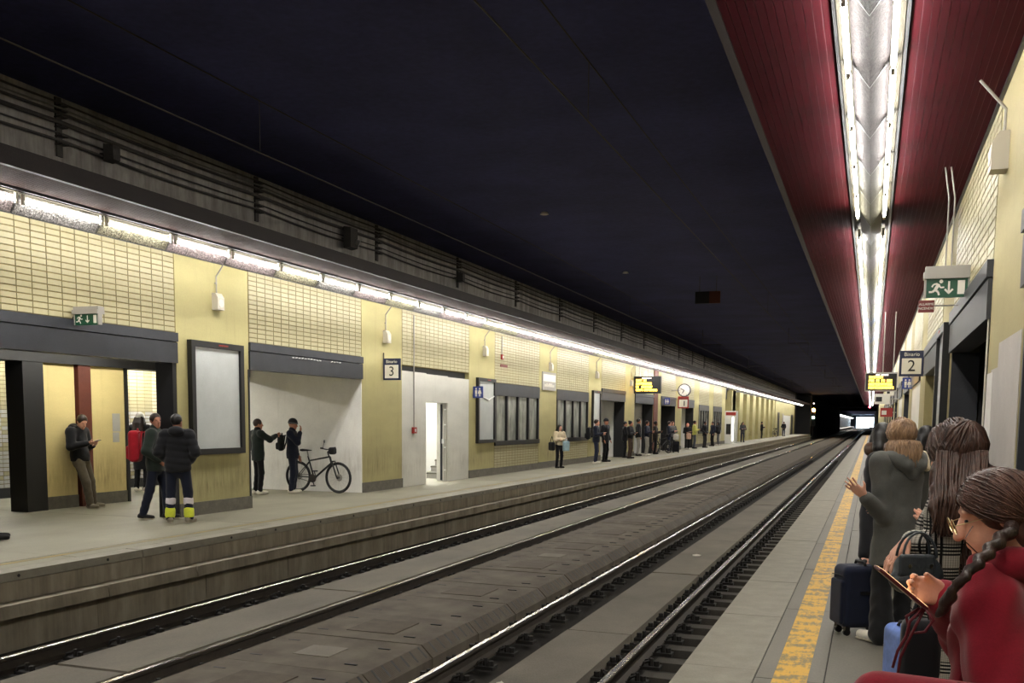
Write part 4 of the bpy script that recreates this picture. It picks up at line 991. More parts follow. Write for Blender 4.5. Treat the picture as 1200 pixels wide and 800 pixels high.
    lo = V3(0, 0, hem-.10)+Q['hip']*V3(1, 1, 0)
    S.cap(Q['hip']+V3(0, 0, .02), Q['chest'], .155*bk, .165*bk, flat=((0, 1, 0), .74), k=.05, cut=hem)
    if hem < .9: S.cap(Q['hip'], lo, .158*bk, .158*bk*wd, flat=((0, 1, 0), .78), k=.05, cut=hem)
    S.cap(Q['chest']+V3(0, 0, .02), Q['neck']-V3(0, 0, .01), .135*bk, .078*bk, flat=((0, 1, 0), .85), k=.05)
    for sd in 'RL':
        S.cap(Q['neck']-V3(0, 0, .035), Q['sh'+sd], .072*bk, .075*bk, k=.04)
        e = Q['el'+sd]; w = Q['wr'+sd]; S.chain([Q['sh'+sd], e, w-unit(w-e)*.015], [.078*bk, .064*bk, .047*bk], k=tp.get('crease', .03))
    if tp.get('puff'):
        pz = tp['puff']; S.ripple = lambda P: .009*(.5-np.abs(np.sin(P[..., 2]*math.pi/pz+.5*np.sin(P[..., 0]*9))))
    elif vox < .02: S.ripple = lambda P: .0022*np.sin(P[..., 2]*17+P[..., 0]*31+3*np.sin(P[..., 1]*13+P[..., 2]*5))+.0015*np.sin(P[..., 2]*41-P[..., 0]*27)
    if tp.get('fold'):
        fo = tp['fold']; S.ripple = lambda P: fo*(np.sin(P[..., 2]*21+P[..., 0]*15+2.5*np.sin(P[..., 1]*14+P[..., 2]*9))*.6+.4*np.sin(P[..., 0]*33-P[..., 2]*27+2*np.sin(P[..., 1]*25)))
    jk = S.build(tp.get('name', 'jacket'), tp.get('mat', BLACK), T, s)
    if hood: 
        S = SDF(vox/s)
        if hood[0] == 'down': S.ell(Q['neck']+V3(0, -.105, .03), (.125, .085, .085)); S.cap(Q['neck']+V3(-.085, .02, .03), Q['neck']+V3(-.06, -.09, .04), .035).cap(Q['neck']+V3(.085, .02, .03), Q['neck']+V3(.06, -.09, .04), .035)
        elif hood[0] == 'collar': S.cap(Q['neck']-V3(0, 0, .02), Q['neck']+V3(0, .01, .055), .085, .082)
        elif hood[0] == 'scarf': S.chain([Q['neck']+V3(.08*math.cos(a), .01+.085*math.sin(a), .03+.012*math.sin(2*a)) for a in np.linspace(0, 6.283, 9)], [.045]*9)
        S.build({'down': 'hood', 'collar': 'collar', 'scarf': 'scarf'}[hood[0]], hood[1], jk, s)
    # hair and hat
    P = lambda x, y, z: hc+R@V3(x, y, z); st, hm = hair; hm = HAIR[hm]; S = SDF(min(vox, .016)/s)
    if st:
        S.ell(P(0, -.022, .034), (.088, .103, .102), R, .02)
        if st == 'long':
            for x in (-.06, 0, .06): S.chain([P(x, -.06, .0), P(x*1.25, -.085, -.10), hc+V3(x*1.4, -.1, -.24), hc+V3(x*1.3, -.1, -.34)], [.055, .06, .055, .03])
            for x in (-1, 1): S.chain([P(x*.075, .0, .02), P(x*.088, .01, -.09), hc+V3(x*.095, .03, -.2)], [.028, .032, .02])
        if st == 'bob':
            for x in (-.07, 0, .07): S.chain([P(x, -.05, .0), P(x*1.2, -.06, -.12)], [.06, .045])
        if st == 'bun': S.ell(P(0, -.09, .11), (.045, .045, .04), R)
        S.sub(P(0, .105, -.035), (.068, .085, .105), R)
        if st == 'short': S.sub(P(0, .03, -.11), (.12, .14, .085), R)
        S.build('hair', hm, T, s)
    if hat:
        S = SDF(min(vox, .014)/s)
        if hat[0] == 'beanie':
            S.ell(P(0, -.012, .052), (.096, .113, .105), R, cut=None); S.sub(P(0, .06, -.09), (.2, .3, .115), R); S.build('beanie', hat[1], T, s)
            S = SDF(min(vox, .014)/s); S.chain([P(.088*math.cos(a), -.008+.107*math.sin(a), .04) for a in np.linspace(0, 6.283, 13)], [.016]*13); S.build('beanie_band', hat[2] if len(hat) > 2 else hat[1], T, s)
        elif hat[0] == 'scarf':
            S.ell(P(0, -.02, .01), (.104, .118, .135), R); S.sub(P(0, .11, -.01), (.07, .07, .10), R); S.build('headscarf', hat[1], T, s)
    if eyes:
        for sx in (-1, 1): SDF(.004).ell(P(sx*.032, .082, .012), (.012, .006, .006), R).build('eye', M['ink'], T, s)
    if extra: extra(T, Q, s)
    T['_'] = 0; del T['_']
    return T
def backpack(label, pos, face, mat, h=.46, z=1.0, w_=.30, d_=.17, cat='backpack', tilt=0):
    f = unit((face[0], face[1], 0)); T = thing('backpack', label, cat, (pos[0], pos[1], pos[2]), math.atan2(-f[0], f[1]))
    SDF(.014).box((0, 0, h/2), (w_/2, d_/2, h/2), None, .065).build('bag_body', mat, T)
    SDF(.014).box((0, -d_/2, h*.3), (w_*.38, .04, h*.22), None, .035).build('front_pocket', mat, T)
    for sx in (-1, 1): MB().tube([(sx*.09, d_/2-.02, h*.9), (sx*.1, d_/2+.05, h*.98), (sx*.11, d_/2+.02, h*.5), (sx*.1, d_/2-.02, h*.12)], .016, 6).build('strap', mat, T)
    MB().torus((0, d_/2-.04, h), (0, 1, 0), .03, .009, 12, 6).build('grab_handle', mat, T)
    return T
# ================================================================== PEOPLE ON THE FAR PLATFORM
def fc(pos, deg):
    t = unit((-pos[0], -pos[1])); r = V3(-t[1], t[0]); a = math.radians(deg); return math.cos(a)*t+math.sin(a)*r
def off(p, f, fwd, right=0): f = unit(f); return (p[0]+f[0]*fwd+f[1]*right, p[1]+f[1]*fwd-f[0]*right)
def carry(name, label, cat, pos, face, prims, mat, vox=.014, strap=None, smat=None):
    T = thing(name, label, cat, pos, math.atan2(-face[0], face[1])); S = SDF(vox)
    for c, hf, rd in prims: S.box(c, hf, None, rd)
    S.build('bag_body', mat, T)
    if strap: MB().tube(strap, .012, 6).build('strap', smat or mat, T)
    return T
def phone_thing(label, pos, axis, up, L=.15, W=.072, case=None, screen=(.55, .6, .7)):
    T = thing('phone', label, 'phone', tuple(pos)); a = unit(axis); w_ = unit(np.array(up)-np.dot(up, a)*a); n = np.cross(a, w_)
    R = np.stack([w_, a, n], 1); SDF(.004).box((0, 0, 0), (W/2, L/2, .005), R, .004).build('case', case or M['ink'], T)
    q = [V3(*(R@V3(sx*W*.44, sy*L*.47, .0056))) for sx, sy in ((-1, -1), (1, -1), (1, 1), (-1, 1))]
    MB().poly(q).build('screen', emit('screen_'+label[:6], screen+(1,), .6), T); return T
# leaning man with phone
p = (-13.06, 13.93, LZ); f = (1, .12)
person('man in a black padded jacket leaning on the yellow panel over his phone', p, f, 1.72, 'down',
       dict(hip=(0, -.2, .92), waist=(0, -.24, 1.05), chest=(0, -.25, 1.27), neck=(0, -.21, 1.42), head=(.02, -.12, 1.56), shR=(.19, -.24, 1.38), shL=(-.19, -.24, 1.38), elR=(.25, -.2, 1.12), elL=(-.25, -.2, 1.12), wrR=(.09, .03, 1.18), wrL=(-.1, .0, 1.14),
            hjR=(.09, -.19, .9), hjL=(-.09, -.19, .9), knR=(.1, -.02, .48), knL=(-.11, -.08, .48), anR=(.1, .05, .085), anL=(-.14, -.06, .085), toR=(.14, .22, .035), toL=(-.2, .1, .035)),
       dict(mat=BLACK, bulk=1.16, hem=.86), dict(mat=KHAKI, bulk=1.12), TSHOE, ('short', 'dark'), look=(.35, .8, -.5), vox=.012, hood=('down', BLACK), skin=0, eyes=True,
       hands=dict(R=((-.35, .9, .1), (-.6, -.1, .8), (0, .3, 1), dict(curl=.5)), L=((.5, .8, .1), (.4, 0, .9), (0, .3, 1), dict(curl=.5))))
q_ = off(p, f, .17, .03); phone_thing('dark phone held by the leaning man', (q_[0], q_[1], LZ+1.2), (1, .1, .25), (.1, 1, .1))
# trio by the pier
p = (-10.70, 12.82, LZ); f = fc(p, 75)
person('man in a dark green jacket turning to look across the tracks', p, f, 1.70, 'pockets', dict(knL=(-.1, .12, .5), anL=(-.1, .14, .085), toL=(-.11, .31, .035), knR=(.1, -.08, .5), anR=(.1, -.2, .1), toR=(.12, -.04, .035)), dict(mat=DKGREEN, hem=.8, bulk=1.2), dict(mat=NAVY, bulk=1.08), DSHOE, ('short', 'dark'), look=(.75, .65, 0), vox=.012, hood=('collar', DKGREEN), skin=1, eyes=True)
g = off(p, f, -.31); backpack('red backpack on the man in the dark green jacket', (g[0], g[1], LZ+.92), f, REDC, .5)
p = (-10.08, 12.58, LZ); f = fc(p, 170)
person('man in a black puffer with hi-vis trouser cuffs seen from behind', p, f, 1.69, 'pockets', dict(anR=(.16, -.02, .085), toR=(.22, .14, .035), anL=(-.14, -.02, .085), toL=(-.2, .13, .035), knR=(.14, .03, .5), knL=(-.12, .03, .5)), dict(mat=fab('black_puffer', 24, 24, 28), bulk=1.24, hem=.82, puff=.105), dict(mat=NAVY, bulk=1.15, bands=(('reflective_band', SILVER, .30, .40, .006), ('hi_vis_cuff', HIVIS, .10, .23, .014))), TSHOE, ('short', 'black'), look=(.35, .9, 0), vox=.012, hood=('down', fab('black_puffer', 24, 24, 28)), skin=1)
p = (-15.0, 17.5, LZ); f = fc(p, 150)
person('person in a white beanie and long black coat inside the passage', p, f, 1.72, 'down', None, dict(mat=BLACK, hem=.5, bulk=1.1, name='coat'), dict(mat=BLACK), WSHOE, ('long', 'dark'), ('beanie', fab('white_knit', 216, 212, 206)), vox=.016)
p = (-10.80, 9.79, LZ); f = fc(p, 88)
sh_ = V3(0, -.5, -.06)
person('person in grey trousers and black shoes stretching a leg by the passage', p, f, 1.72, 'down', dict(hip=STD['hip']+sh_, waist=STD['waist']+sh_*1.1, chest=STD['chest']+sh_*1.2, neck=STD['neck']+sh_*1.2, head=STD['head']+sh_*1.2, shR=STD['shR']+sh_*1.2, shL=STD['shL']+sh_*1.2, elR=STD['elR']+sh_*1.1, elL=STD['elL']+sh_*1.1, wrR=STD['wrR']+sh_*.9, wrL=STD['wrL']+sh_*.9, hjR=STD['hjR']+sh_, hjL=STD['hjL']+sh_, knR=(.1, -.24, .46), knL=(-.1, -.3, .46)), dict(mat=BLACK), dict(mat=fab('dark_grey_cloth', 62, 60, 58)), DSHOE, ('short', 'dark'), vox=.014)
# niche
p = (-12.32, 17.98, LZ); f = unit((.5, .86))
person('man in a dark green parka resting his arm on the next man', p, f, 1.62, 'down', dict(elR=(.21, .2, 1.27), wrR=(.1, .42, 1.36)), dict(mat=fab('parka_green', 32, 40, 38), hem=.78, bulk=1.1), dict(mat=BLACK), WSHOE, ('short', 'dark'), look=(.2, .95, -.05), vox=.013, hood=('collar', BLACK), skin=1)
p = (-11.87, 18.62, LZ); f = fc(p, 78)
person('man in a navy jacket and striped beanie with a hand at his mouth', p, f, 1.62, 'down', dict(elR=(.23, .17, 1.2), wrR=(.08, .2, 1.44)), dict(mat=NAVY, hem=.82, bulk=1.1), dict(mat=NAVY, bulk=1.1), WSHOE, (None, 'dark'), ('beanie', BLACK, GREY), look=(.1, .98, -.15), vox=.013, hood=('collar', NAVY), skin=1, hands=dict(R=((-.4, .1, .9), (-.3, -1, 0), (-1, 0, 0), dict(curl=.6))))
g = off(p, f, -.25); backpack('small dark backpack on the man in the striped beanie', (g[0], g[1], LZ+.92), f, fab('dark_pack', 40, 42, 44), .36, w_=.24, d_=.13)
# bicycle
def bicycle(label, loc, rz, full=True):
    T = thing('bicycle', label, 'bicycle', loc, rz, 'bicycles'); r = .345; wb = 1.08; fr_ = plain('bike_black', lin(18, 18, 20), .35); tyre = M['ink']
    for x, nm in ((0, 'wheel'), (wb, 'wheel')):
        W = MB().torus((x, 0, r), (0, 1, 0), r-.024, .024, 32, 8).build(nm, tyre, T, True)
        MB().torus((x, 0, r), (0, 1, 0), r-.055, .009, 32, 5).build('rim', fr_, W)
        sp_ = MB()
        for k in range(16): a = k*math.pi/8; sp_.tube([(x, .02*(-1)**k, r), (x+(r-.055)*math.cos(a), 0, r+(r-.055)*math.sin(a))], .0016, 3, False)
        sp_.build('spoke', M['grey'], W, kind='stuff'); MB().disc((x, 0, r), (0, 1, 0), .028, 10, th=.09).build('hub', fr_, W); MB().disc((x, .035, r), (0, 1, 0), .08, 20, th=.003).build('brake_disc', M['grey'], W)
    bb = (.43, 0, .31); st = (.30, 0, .74); ht = (.86, 0, .80); hb = (.90, 0, .66)
    b = MB(); b.tube([bb, (.27, 0, .80)], .017, 8); b.tube([(.31, 0, .70), ht], .018, 8); b.tube([bb, hb], .024, 8); b.tube([ht, hb], .024, 8)
    for y in (-.05, .05): b.tube([(0, y, r), (.33, y*.3, .33)], .010, 6); b.tube([(0, y, r), (.31, y*.3, .68)], .009, 6)
    b.build('frame', fr_, T, True)
    b = MB()
    for y in (-.06, .06): b.tube([(wb, y, r), (.95, y, .70)], .016, 8)
    b.tube([(.95, -.065, .70), (.95, .065, .70)], .016, 8); b.tube([(.95, 0, .7), hb], .018, 8); b.build('fork', fr_, T, True)
    MB().tube([(.84, 0, .80), (.80, 0, .90), (.87, 0, .96)], .016, 8).build('stem', fr_, T)
    hb_ = MB().tube([(.82, -.27, .99), (.86, -.12, .96), (.87, 0, .96), (.86, .12, .96), (.82, .27, .99)], .012, 8).build('handlebar', fr_, T, True)
    for y in (-.235, .235): MB().tube([(.823, y*.85, .987), (.815, y*1.16, .992)], .018, 8).build('grip', tyre, hb_)
    SDF(.014).box((.93, 0, .93), (.07, .09, .08), None, .05).build('handlebar_bag', BLACK, T)
    MB().tube([(.85, -.25, .98), (.93, -.3, 1.12)], .006, 5).build('mirror_arm', fr_, T); MB().disc((.94, -.31, 1.14), (-1, -.3, .1), .035, 12, th=.012).build('mirror', fr_, T)
    SDF(.012).cap((.12, 0, .93), (.36, 0, .93), .065, .022, flat=((0, 0, 1), .45)).build('saddle', BLACK, T); MB().tube([(.285, 0, .76), (.25, 0, .92)], .014, 8).build('seat_post', M['grey'], T)
    c = MB().disc((.43, -.05, .31), (0, 1, 0), .09, 20, th=.006).build('chainring', M['rust'], T)
    for s_, y in ((1, -.08), (-1, .08)):
        MB().tube([(.43, y, .31), (.43+.06*s_, y, .31-.155*s_)], .011, 6).build('crank', fr_, T); MB().box(.43+.06*s_-.04, .43+.06*s_+.04, min(y, y*2.1), max(y, y*2.1), .31-.155*s_-.012, .31-.155*s_+.012).build('pedal', tyre, T)
    MB().tube([(.43, -.05, .40), (0, -.05, .38)], .006, 5).build('chain', M['rust'], T); MB().tube([(.43, -.05, .22), (0, -.05, .31)], .006, 5).build('chain', M['rust'], T)
    return T
a_ = math.atan2(18.98-19.08, 1.08); bicycle('black mountain bicycle parked against the white niche wall', (-12.02, 19.08, LZ), a_)
# travellers further along
FAR = [  # px base (x, y, z), facing, height, arms, label, top, hem, legs, shoes, hair, hat, skin
 ((-10.06, 32.46), 35, 1.50, 'folded', 'woman in a cream jacket with black bag before the clouded window', CREAM, .92, BLACK, DSHOE, ('long', 'black'), None, 0),
 ((-9.90, 36.7), 80, 1.70, 'phone', 'traveller in navy with white shoes and a backpack by the poster', NAVY, .85, JEANS, WSHOE, ('short', 'dark'), None, 0),
 ((-10.00, 38.5), 60, 1.74, 'down', 'traveller in black with a beanie beside the one with white shoes', BLACK, .78, BLACK, DSHOE, (None, 'dark'), ('beanie', BLACK), 1),
 ((-10.36, 43.3), 100, 1.64, 'phone', 'dark-clothed traveller facing the doorway bay', BLACK, .8, BLACK, DSHOE, ('short', 'black'), None, 1),
 ((-9.95, 42.6), 70, 1.66, 'folded', 'traveller in a black jacket and loose brown trousers', BLACK, .9, BROWNC, DSHOE, ('bun', 'black'), None, 1),
 ((-10.36, 46.0), 95, 1.78, 'down', 'tall traveller in black behind the one with pale trousers', BLACK, .85, LGREY, DSHOE, ('short', 'black'), None, 1),
 ((-10.05, 46.5), 75, 1.68, 'phone', 'traveller in a dark jacket and pale trousers looking at a phone', NAVY, .9, LGREY, WSHOE, ('short', 'dark'), None, 1),
 ((-10.14, 48.9), 85, 1.66, 'phone', 'traveller in a dark brown coat under the amber board', fab('dark_brown_cloth', 46, 40, 38), .72, BLACK, DSHOE, ('short', 'black'), None, 2),
 ((-9.95, 51.5), 80, 1.66, 'phone', 'traveller in a navy jacket and jeans by a small suitcase', NAVY, .86, JEANS, WSHOE, ('short', 'dark'), None, 0),
 ((-10.22, 53.8), 40, 1.66, 'folded', 'traveller in grey and black half hidden behind the suitcase', GREY, .85, BLACK, DSHOE, ('bob', 'brown'), None, 0),
 ((-10.20, 58.4), 20, 1.55, 'folded', 'woman in a pink headscarf carrying a pale bag', BLACK, .8, BLACK, WSHOE, (None, 'dark'), ('scarf', fab('pink_cloth', 196, 120, 104)), 0),
 ((-10.14, 60.5), 100, 1.72, 'phone', 'man in a yellow hi-vis jacket and grey trousers', fab('hi_vis_pale', 208, 206, 110), .85, fab('slate_cloth', 74, 78, 88), DSHOE, ('short', 'dark'), None, 1),
 ((-9.90, 63.0), 60, 1.70, 'pockets', 'traveller in a black padded coat past the hi-vis man', BLACK, .75, fab('charcoal_cloth', 50, 48, 48), DSHOE, ('short', 'black'), None, 2),
 ((-10.1, 67.6), 300, 1.68, 'down', 'traveller in dark clothes with a bag by the clouded window', NAVY, .75, BLACK, DSHOE, ('short', 'dark'), None, 1),
 ((-10.12, 70.5), 260, 1.66, 'down', 'long-haired traveller in black with grey trousers', BLACK, .85, GREY, WSHOE, ('long', 'black'), None, 0),
 ((-9.9, 82.6), 20, 1.66, 'folded', 'long-haired traveller in grey before the bare piers', fab('mid_grey_cloth', 70, 70, 74), .8, JEANS, DSHOE, ('long', 'black'), None, 0),
 ((-10.1, 99.5), 100, 1.72, 'phone', 'walking traveller in black among the bare piers', BLACK, .85, BLACK, WSHOE, ('short', 'black'), None, 1),
 ((-9.9, 123.0), 30, 1.74, 'pockets', 'lone traveller in dark clothes near the platform end', BLACK, .8, NAVY, DSHOE, ('short', 'dark'), None, 1)]
for (xy, dg_, H, arms, lb, tm, hem, lm, shm, hr, ht_, sk_) in FAR:
    p = (xy[0], xy[1], LZ); person(lb, p, fc(p, dg_), H, arms, None, dict(mat=tm, hem=hem, bulk=1.1), dict(mat=lm), shm, hr, ht_, sk_, .02 if xy[1] < 45 else .026, group='waiting travellers across the tracks')
def at_off(xy, dg_, fw, rt): f = fc(xy, dg_); g = off(xy, f, fw, rt); return g, f
g, f = at_off((-10.06, 32.46), 35, -.02, .30); carry('handbag', 'black handbag on the arm of the woman in the cream jacket', 'bag', (g[0], g[1], LZ+.62), f, [((0, 0, .14), (.07, .15, .15), .06)], BLACK, strap=[(0, -.1, .27), (0, 0, .48), (0, .1, .27)])
g, f = at_off((-10.06, 32.46), 35, .33, -.05); carry('shopping_bag', 'pale blue shopping bag held by the woman in the cream jacket', 'bag', (g[0], g[1], LZ+.6), f, [((0, 0, .17), (.12, .06, .17), .03)], fab('pale_blue_plastic', 150, 176, 186), strap=[(-.06, 0, .33), (0, 0, .44), (.06, 0, .33)])
g, f = at_off((-9.9, 36.7), 80, -.31, 0); backpack('dark backpack on the traveller with white shoes by the poster', (g[0], g[1], LZ+.93), f, BLACK)
g, f = at_off((-10.1, 67.6), 300, -.31, 0); backpack('dark backpack on the traveller by the last clouded window', (g[0], g[1], LZ+.9), f, BLACK)
g, f = at_off((-10.20, 58.4), 20, .36, .05); carry('shopping_bag', 'pale pink bag held by the woman in the pink headscarf', 'bag', (g[0], g[1], LZ+.62), f, [((0, 0, .17), (.15, .07, .17), .05)], fab('blush_cloth', 196, 160, 140), strap=[(-.06, 0, .33), (0, 0, .44), (.06, 0, .33)])
def suitcase(label, loc, rz, mat, w_=.36, d_=.23, h=.52, vox=.012, tele=False):
    T = thing('suitcase', label, 'suitcase', loc, rz)
    bd = SDF(vox).box((0, 0, .06+h/2), (w_/2, d_/2, h/2), None, .05).build('shell', mat, T)
    SDF(vox).box((0, -d_/2, .06+h*.42), (w_*.42, .022, h*.36), None, .02).build('front_pocket', mat, T)
    MB().tube([(-w_*.43, -d_/2-.003, .1+h*.75), (0, -d_/2-.004, .1+h*.77), (w_*.43, -d_/2-.003, .1+h*.75)], .004, 5).build('zip', M['ink'], T)
    MB().tube([(-.08, 0, .06+h), (-.07, 0, .085+h), (.07, 0, .085+h), (.08, 0, .06+h)], .011, 8).build('top_handle', M['ink'], T, True)
    MB().box(w_/2-.004, w_/2+.012, -.05, .05, .06+h*.55, .06+h*.6).build('side_handle', M['ink'], T)
    if tele: MB().tube([(-.09, .06, .05+h), (-.09, .06, .4+h), (.09, .06, .4+h), (.09, .06, .05+h)], .009, 6).build('pull_handle', M['grey'], T)
    for sx in (-1, 1):
        for sy in (-1, 1):
            x, y = sx*(w_/2-.05), sy*(d_/2-.045); W = MB().disc((x+.012, y, .028), (1, 0, .0), .028, 14, th=.024).build('wheel', M['ink'], T); MB().box(x-.02, x+.03, y-.02, y+.02, .045, .075).build('caster_fork', M['ink'], W)
    return T
suitcase('small black suitcase with a white bag on top across the tracks', (-9.62, 51.7, LZ), .3, BLACK, .36, .25, .55, .02)
carry('shopping_bag', 'white bag resting on the small black suitcase across the tracks', 'bag', (-9.62, 51.7, LZ+.665), (0, 1), [((0, 0, .16), (.15, .1, .16), .07)], fab('white_plastic', 200, 196, 186), .02)
bc = bicycle('bicycle standing under the amber departure board', (-10.35, 50.0, LZ), 1.1); bicycle('bicycle leaning among the bare piers', (-10.3, 114, LZ), 1.35)
# ================================================================== THE QUEUE BESIDE THE CAMERA
def loc_(P, base, f, s=1.0):
    f = unit((f[0], f[1])); d = np.array(P, float)-np.array(base, float); return V3(d[0]*f[1]-d[1]*f[0], d[0]*f[0]+d[1]*f[1], d[2])/s
def ldir(v, f): f = unit((f[0], f[1])); return V3(v[0]*f[1]-v[1]*f[0], v[0]*f[0]+v[1]*f[1], v[2])
def ring(c, rx, ry, r, vox, n=17, tilt=0): return SDF(vox).chain([np.array(c)+V3(rx*math.cos(a), ry*math.sin(a), tilt*math.sin(a)) for a in np.linspace(0, 2*math.pi, n)], [r]*n)
GCOAT = fab('grey_wool', 84, 84, 80, weave=160)
def long_hair(T, Q, s, R, mat, n, length, vol, seed, wave=1.0):
    hc = Q['head']; rn = random.Random(seed); hr = SDF(.0085)
    for k in range(13):
        a = math.pi*(.98+1.04*k/12); x, y = math.cos(a)*vol, math.sin(a)*.95*vol
        hr.chain([hc+R@V3(x*.045, y*.05-.012, .03), hc+R@V3(x*.075, y*.088-.01, -.06), hc+R@V3(x*.088, y*.105-.02, -.45*length), hc+R@V3(x*.09, y*.11-.025, -.75*length), hc+R@V3(x*.08, y*.10-.025, -length)], [.025, .03, .032, .03, .014], k=.02)
    hr.build('hair_length', mat, T, s)
    P_ = []
    for k in range(n):
        a = math.pi*rn.uniform(.93, 2.07); x, y = math.cos(a), math.sin(a); st = V3(rn.uniform(-.012, .012), rn.uniform(-.09, .05), .128)
        pts = over_skull(hc, R, st, V3(x*.086, y*.098-.02, -.03), 6, 1.05); ph, am, ln, o, fq = rn.uniform(0, 6.3), rn.uniform(.004, .013)*wave, length*rn.uniform(.72, 1.08), rn.uniform(.96, 1.10), rn.choice([6, 7, 8, 9]); q0 = R.T@(pts[-1]-hc)
        for i in range(1, 10):
            t = i/9; sw = am*math.sin(ph+t*fq); g = 1+.5*t*(1.3-t)*o*vol
            pts.append(hc+R@V3(q0[0]*g*1.12*o*vol+sw*y, q0[1]*g*1.15*o*vol-.008+sw*x, q0[2]-t*ln))
        P_.append(pts)
    strands('hair_strand', P_, .0055, mat, T, s)
# --- grey wool coat
base = (.22, 8.05, 0); f = unit((-.6, .8)); G = lambda x, y, Y: loc_(at(x, y, Y), base, f)
w0, w1 = at(1014, 581, 7.78), at(990, 561, 7.70)
def grey_extra(T, Q, s):
    long_hair(T, Q, s, frame(ldir((-.5, .86, -.08), f)), HAIR['blond'], 420, .20, 1.0, 5, .6)
    SDF(.011).cap(Q['neck']+V3(-.11, -.06, -.01), Q['neck']+V3(.11, -.06, -.01), .062).ell(Q['neck']+V3(.0, -.115, -.03), (.14, .05, .085)).ell(Q['neck']+V3(0, -.125, -.09), (.075, .04, .085)).cap(Q['neck']+V3(-.12, -.02, .0), Q['neck']+V3(-.06, -.14, -.06), .05).cap(Q['neck']+V3(.12, -.02, 0), Q['neck']+V3(.06, -.14, -.06), .05).build('hood', GCOAT, T)
    SDF(.011).chain([Q['neck']+V3(.11, .06, .03), Q['neck']+V3(.17, -.03, .0), Q['neck']+V3(.15, -.1, -.08)], [.03, .045, .03]).build('fleece_lining', CREAM, T)
person('woman in a grey wool coat and brown scarf raising one hand', base, f, 1.74, 'down', dict(elL=G(1036, 604, 7.92), wrL=loc_(w0, base, f), elR=G(1082, 602, 8.22), wrR=(.12, .2, 1.0), head=(0, .02, 1.60), toL=(-.16, .17, .035), toR=(.15, .16, .035)),
       dict(mat=GCOAT, hem=.62, bulk=1.12, wide=1.28, name='coat', crease=.014), dict(mat=fab('black_trouser', 30, 30, 32), bulk=1.02, flare=.098), WSHOE, ('short', 'blond'), None, 0, .0095, look=ldir((-.5, .86, -.08), f), hood=('scarf', fab('brown_knit', 84, 58, 48, weave=90)),
       hands=dict(L=(ldir(w1-w0, f), ldir((.35, .9, .2), f), ldir((.3, .2, 1), f), dict(curl=.12, spread=.28))), extra=grey_extra)
# --- person with the suitcase, black coat and fur collar
base = (.10, 9.05, 0); f = unit((-.9, .3)); G = lambda x, y, Y: loc_(at(x, y, Y), base, f)
def black_extra(T, Q, s):
    ring(Q['neck']+V3(0, .0, .03), .1, .1, .06, .014).build('fur_collar', hairmat('fur_brown', lin(84, 62, 48)), T)
    ring(loc_(at(1009.5, 657, 8.42), base, f), .034, .034, .006, .006).build('bracelet', M['ink'], T)
sw = at(1013, 652, 8.50)
person('person in a black coat with brown fur collar gripping the suitcase', base, f, 1.70, 'down', dict(elL=loc_(at(1018, 603, 8.72), base, f)/(1.70/1.75), wrL=loc_(sw, base, f)/(1.70/1.75)), dict(mat=BLACK, hem=.6, bulk=1.12, name='coat'), dict(mat=BLACK), DSHOE, ('long', 'black'), None, 0, .012, look=ldir((-.55, .83, -.1), f), extra=black_extra,
       hands=dict(L=(ldir((.35, -.8, -.35), f), ldir((0, -.3, -1), f), ldir((-1, .2, .1), f), dict(curl=.75))))
NAVYCASE = fab('navy_polyester', 22, 28, 48, weave=300)
suitcase('navy fabric suitcase standing by the worn yellow line', (-.035, 8.33, 0), math.radians(-62), NAVYCASE, .24, .36, .50, .010)
# --- dark-haired person ahead of the plaid coat
base = (.50, 10.3, 0); f = unit((-.3, .95))
person('dark-haired person in a navy coat standing against the yellow wall', base, f, 1.68, 'pockets', None, dict(mat=NAVY, hem=.7, bulk=1.1, name='coat'), dict(mat=BLACK), DSHOE, ('long', 'black'), None, 0, .014)
base = (.30, 11.6, 0); f = unit((-.5, -.8))
person('black-haired person in a dark jacket further along the queue', base, f, 1.72, 'pockets', None, dict(mat=BLACK, hem=.85, bulk=1.1), dict(mat=BLACK), DSHOE, ('short', 'black'), None, 1, .016)
# --- plaid coat
t = NT('plaid_wool'); cx_ = t.n('ShaderNodeTexCoord'); sp = t.n('ShaderNodeSeparateXYZ'); t.l(cx_.outputs['Object'], sp.inputs[0])
def bands(v, per, duty): return t.math('LESS_THAN', t.math('FRACT', t.math('MULTIPLY', v, 1/per), 0), duty)
h_ = t.math('MULTIPLY', t.math('ARCTAN2', sp.outputs[0], sp.outputs[1]), .17)
ha, va = bands(h_, .0135, .52), bands(sp.outputs[2], .0135, .52); big_h, big_v = bands(h_, .092, .55), bands(sp.outputs[2], .092, .55)
fine = t.math('MULTIPLY', t.math('ADD', bands(h_, .0065, .5), bands(sp.outputs[2], .0065, .5)), .45)
pat = t.math('MAXIMUM', t.math('MULTIPLY', ha, big_h), t.math('MULTIPLY', va, big_v)); pat = t.math('MAXIMUM', pat, t.math('MULTIPLY', fine, .7))
PLAID = t.out(t.mix(pat, lin(196, 190, 180), lin(24, 23, 24)), .9, 0, t.noise((1, 1, 1), 250, 2), .2, .004, .2)
base = (.325, 4.2, 0); f = unit((-.97, .25)); s_ = 1.70/1.75; G = lambda x, y, Y: loc_(at(x, y, Y), base, f, s_)
a0, a1, b0, b1 = at(1069, 635, 3.98), at(1049, 650, 3.93), at(1100, 642, 4.3), at(1084, 606, 4.26)
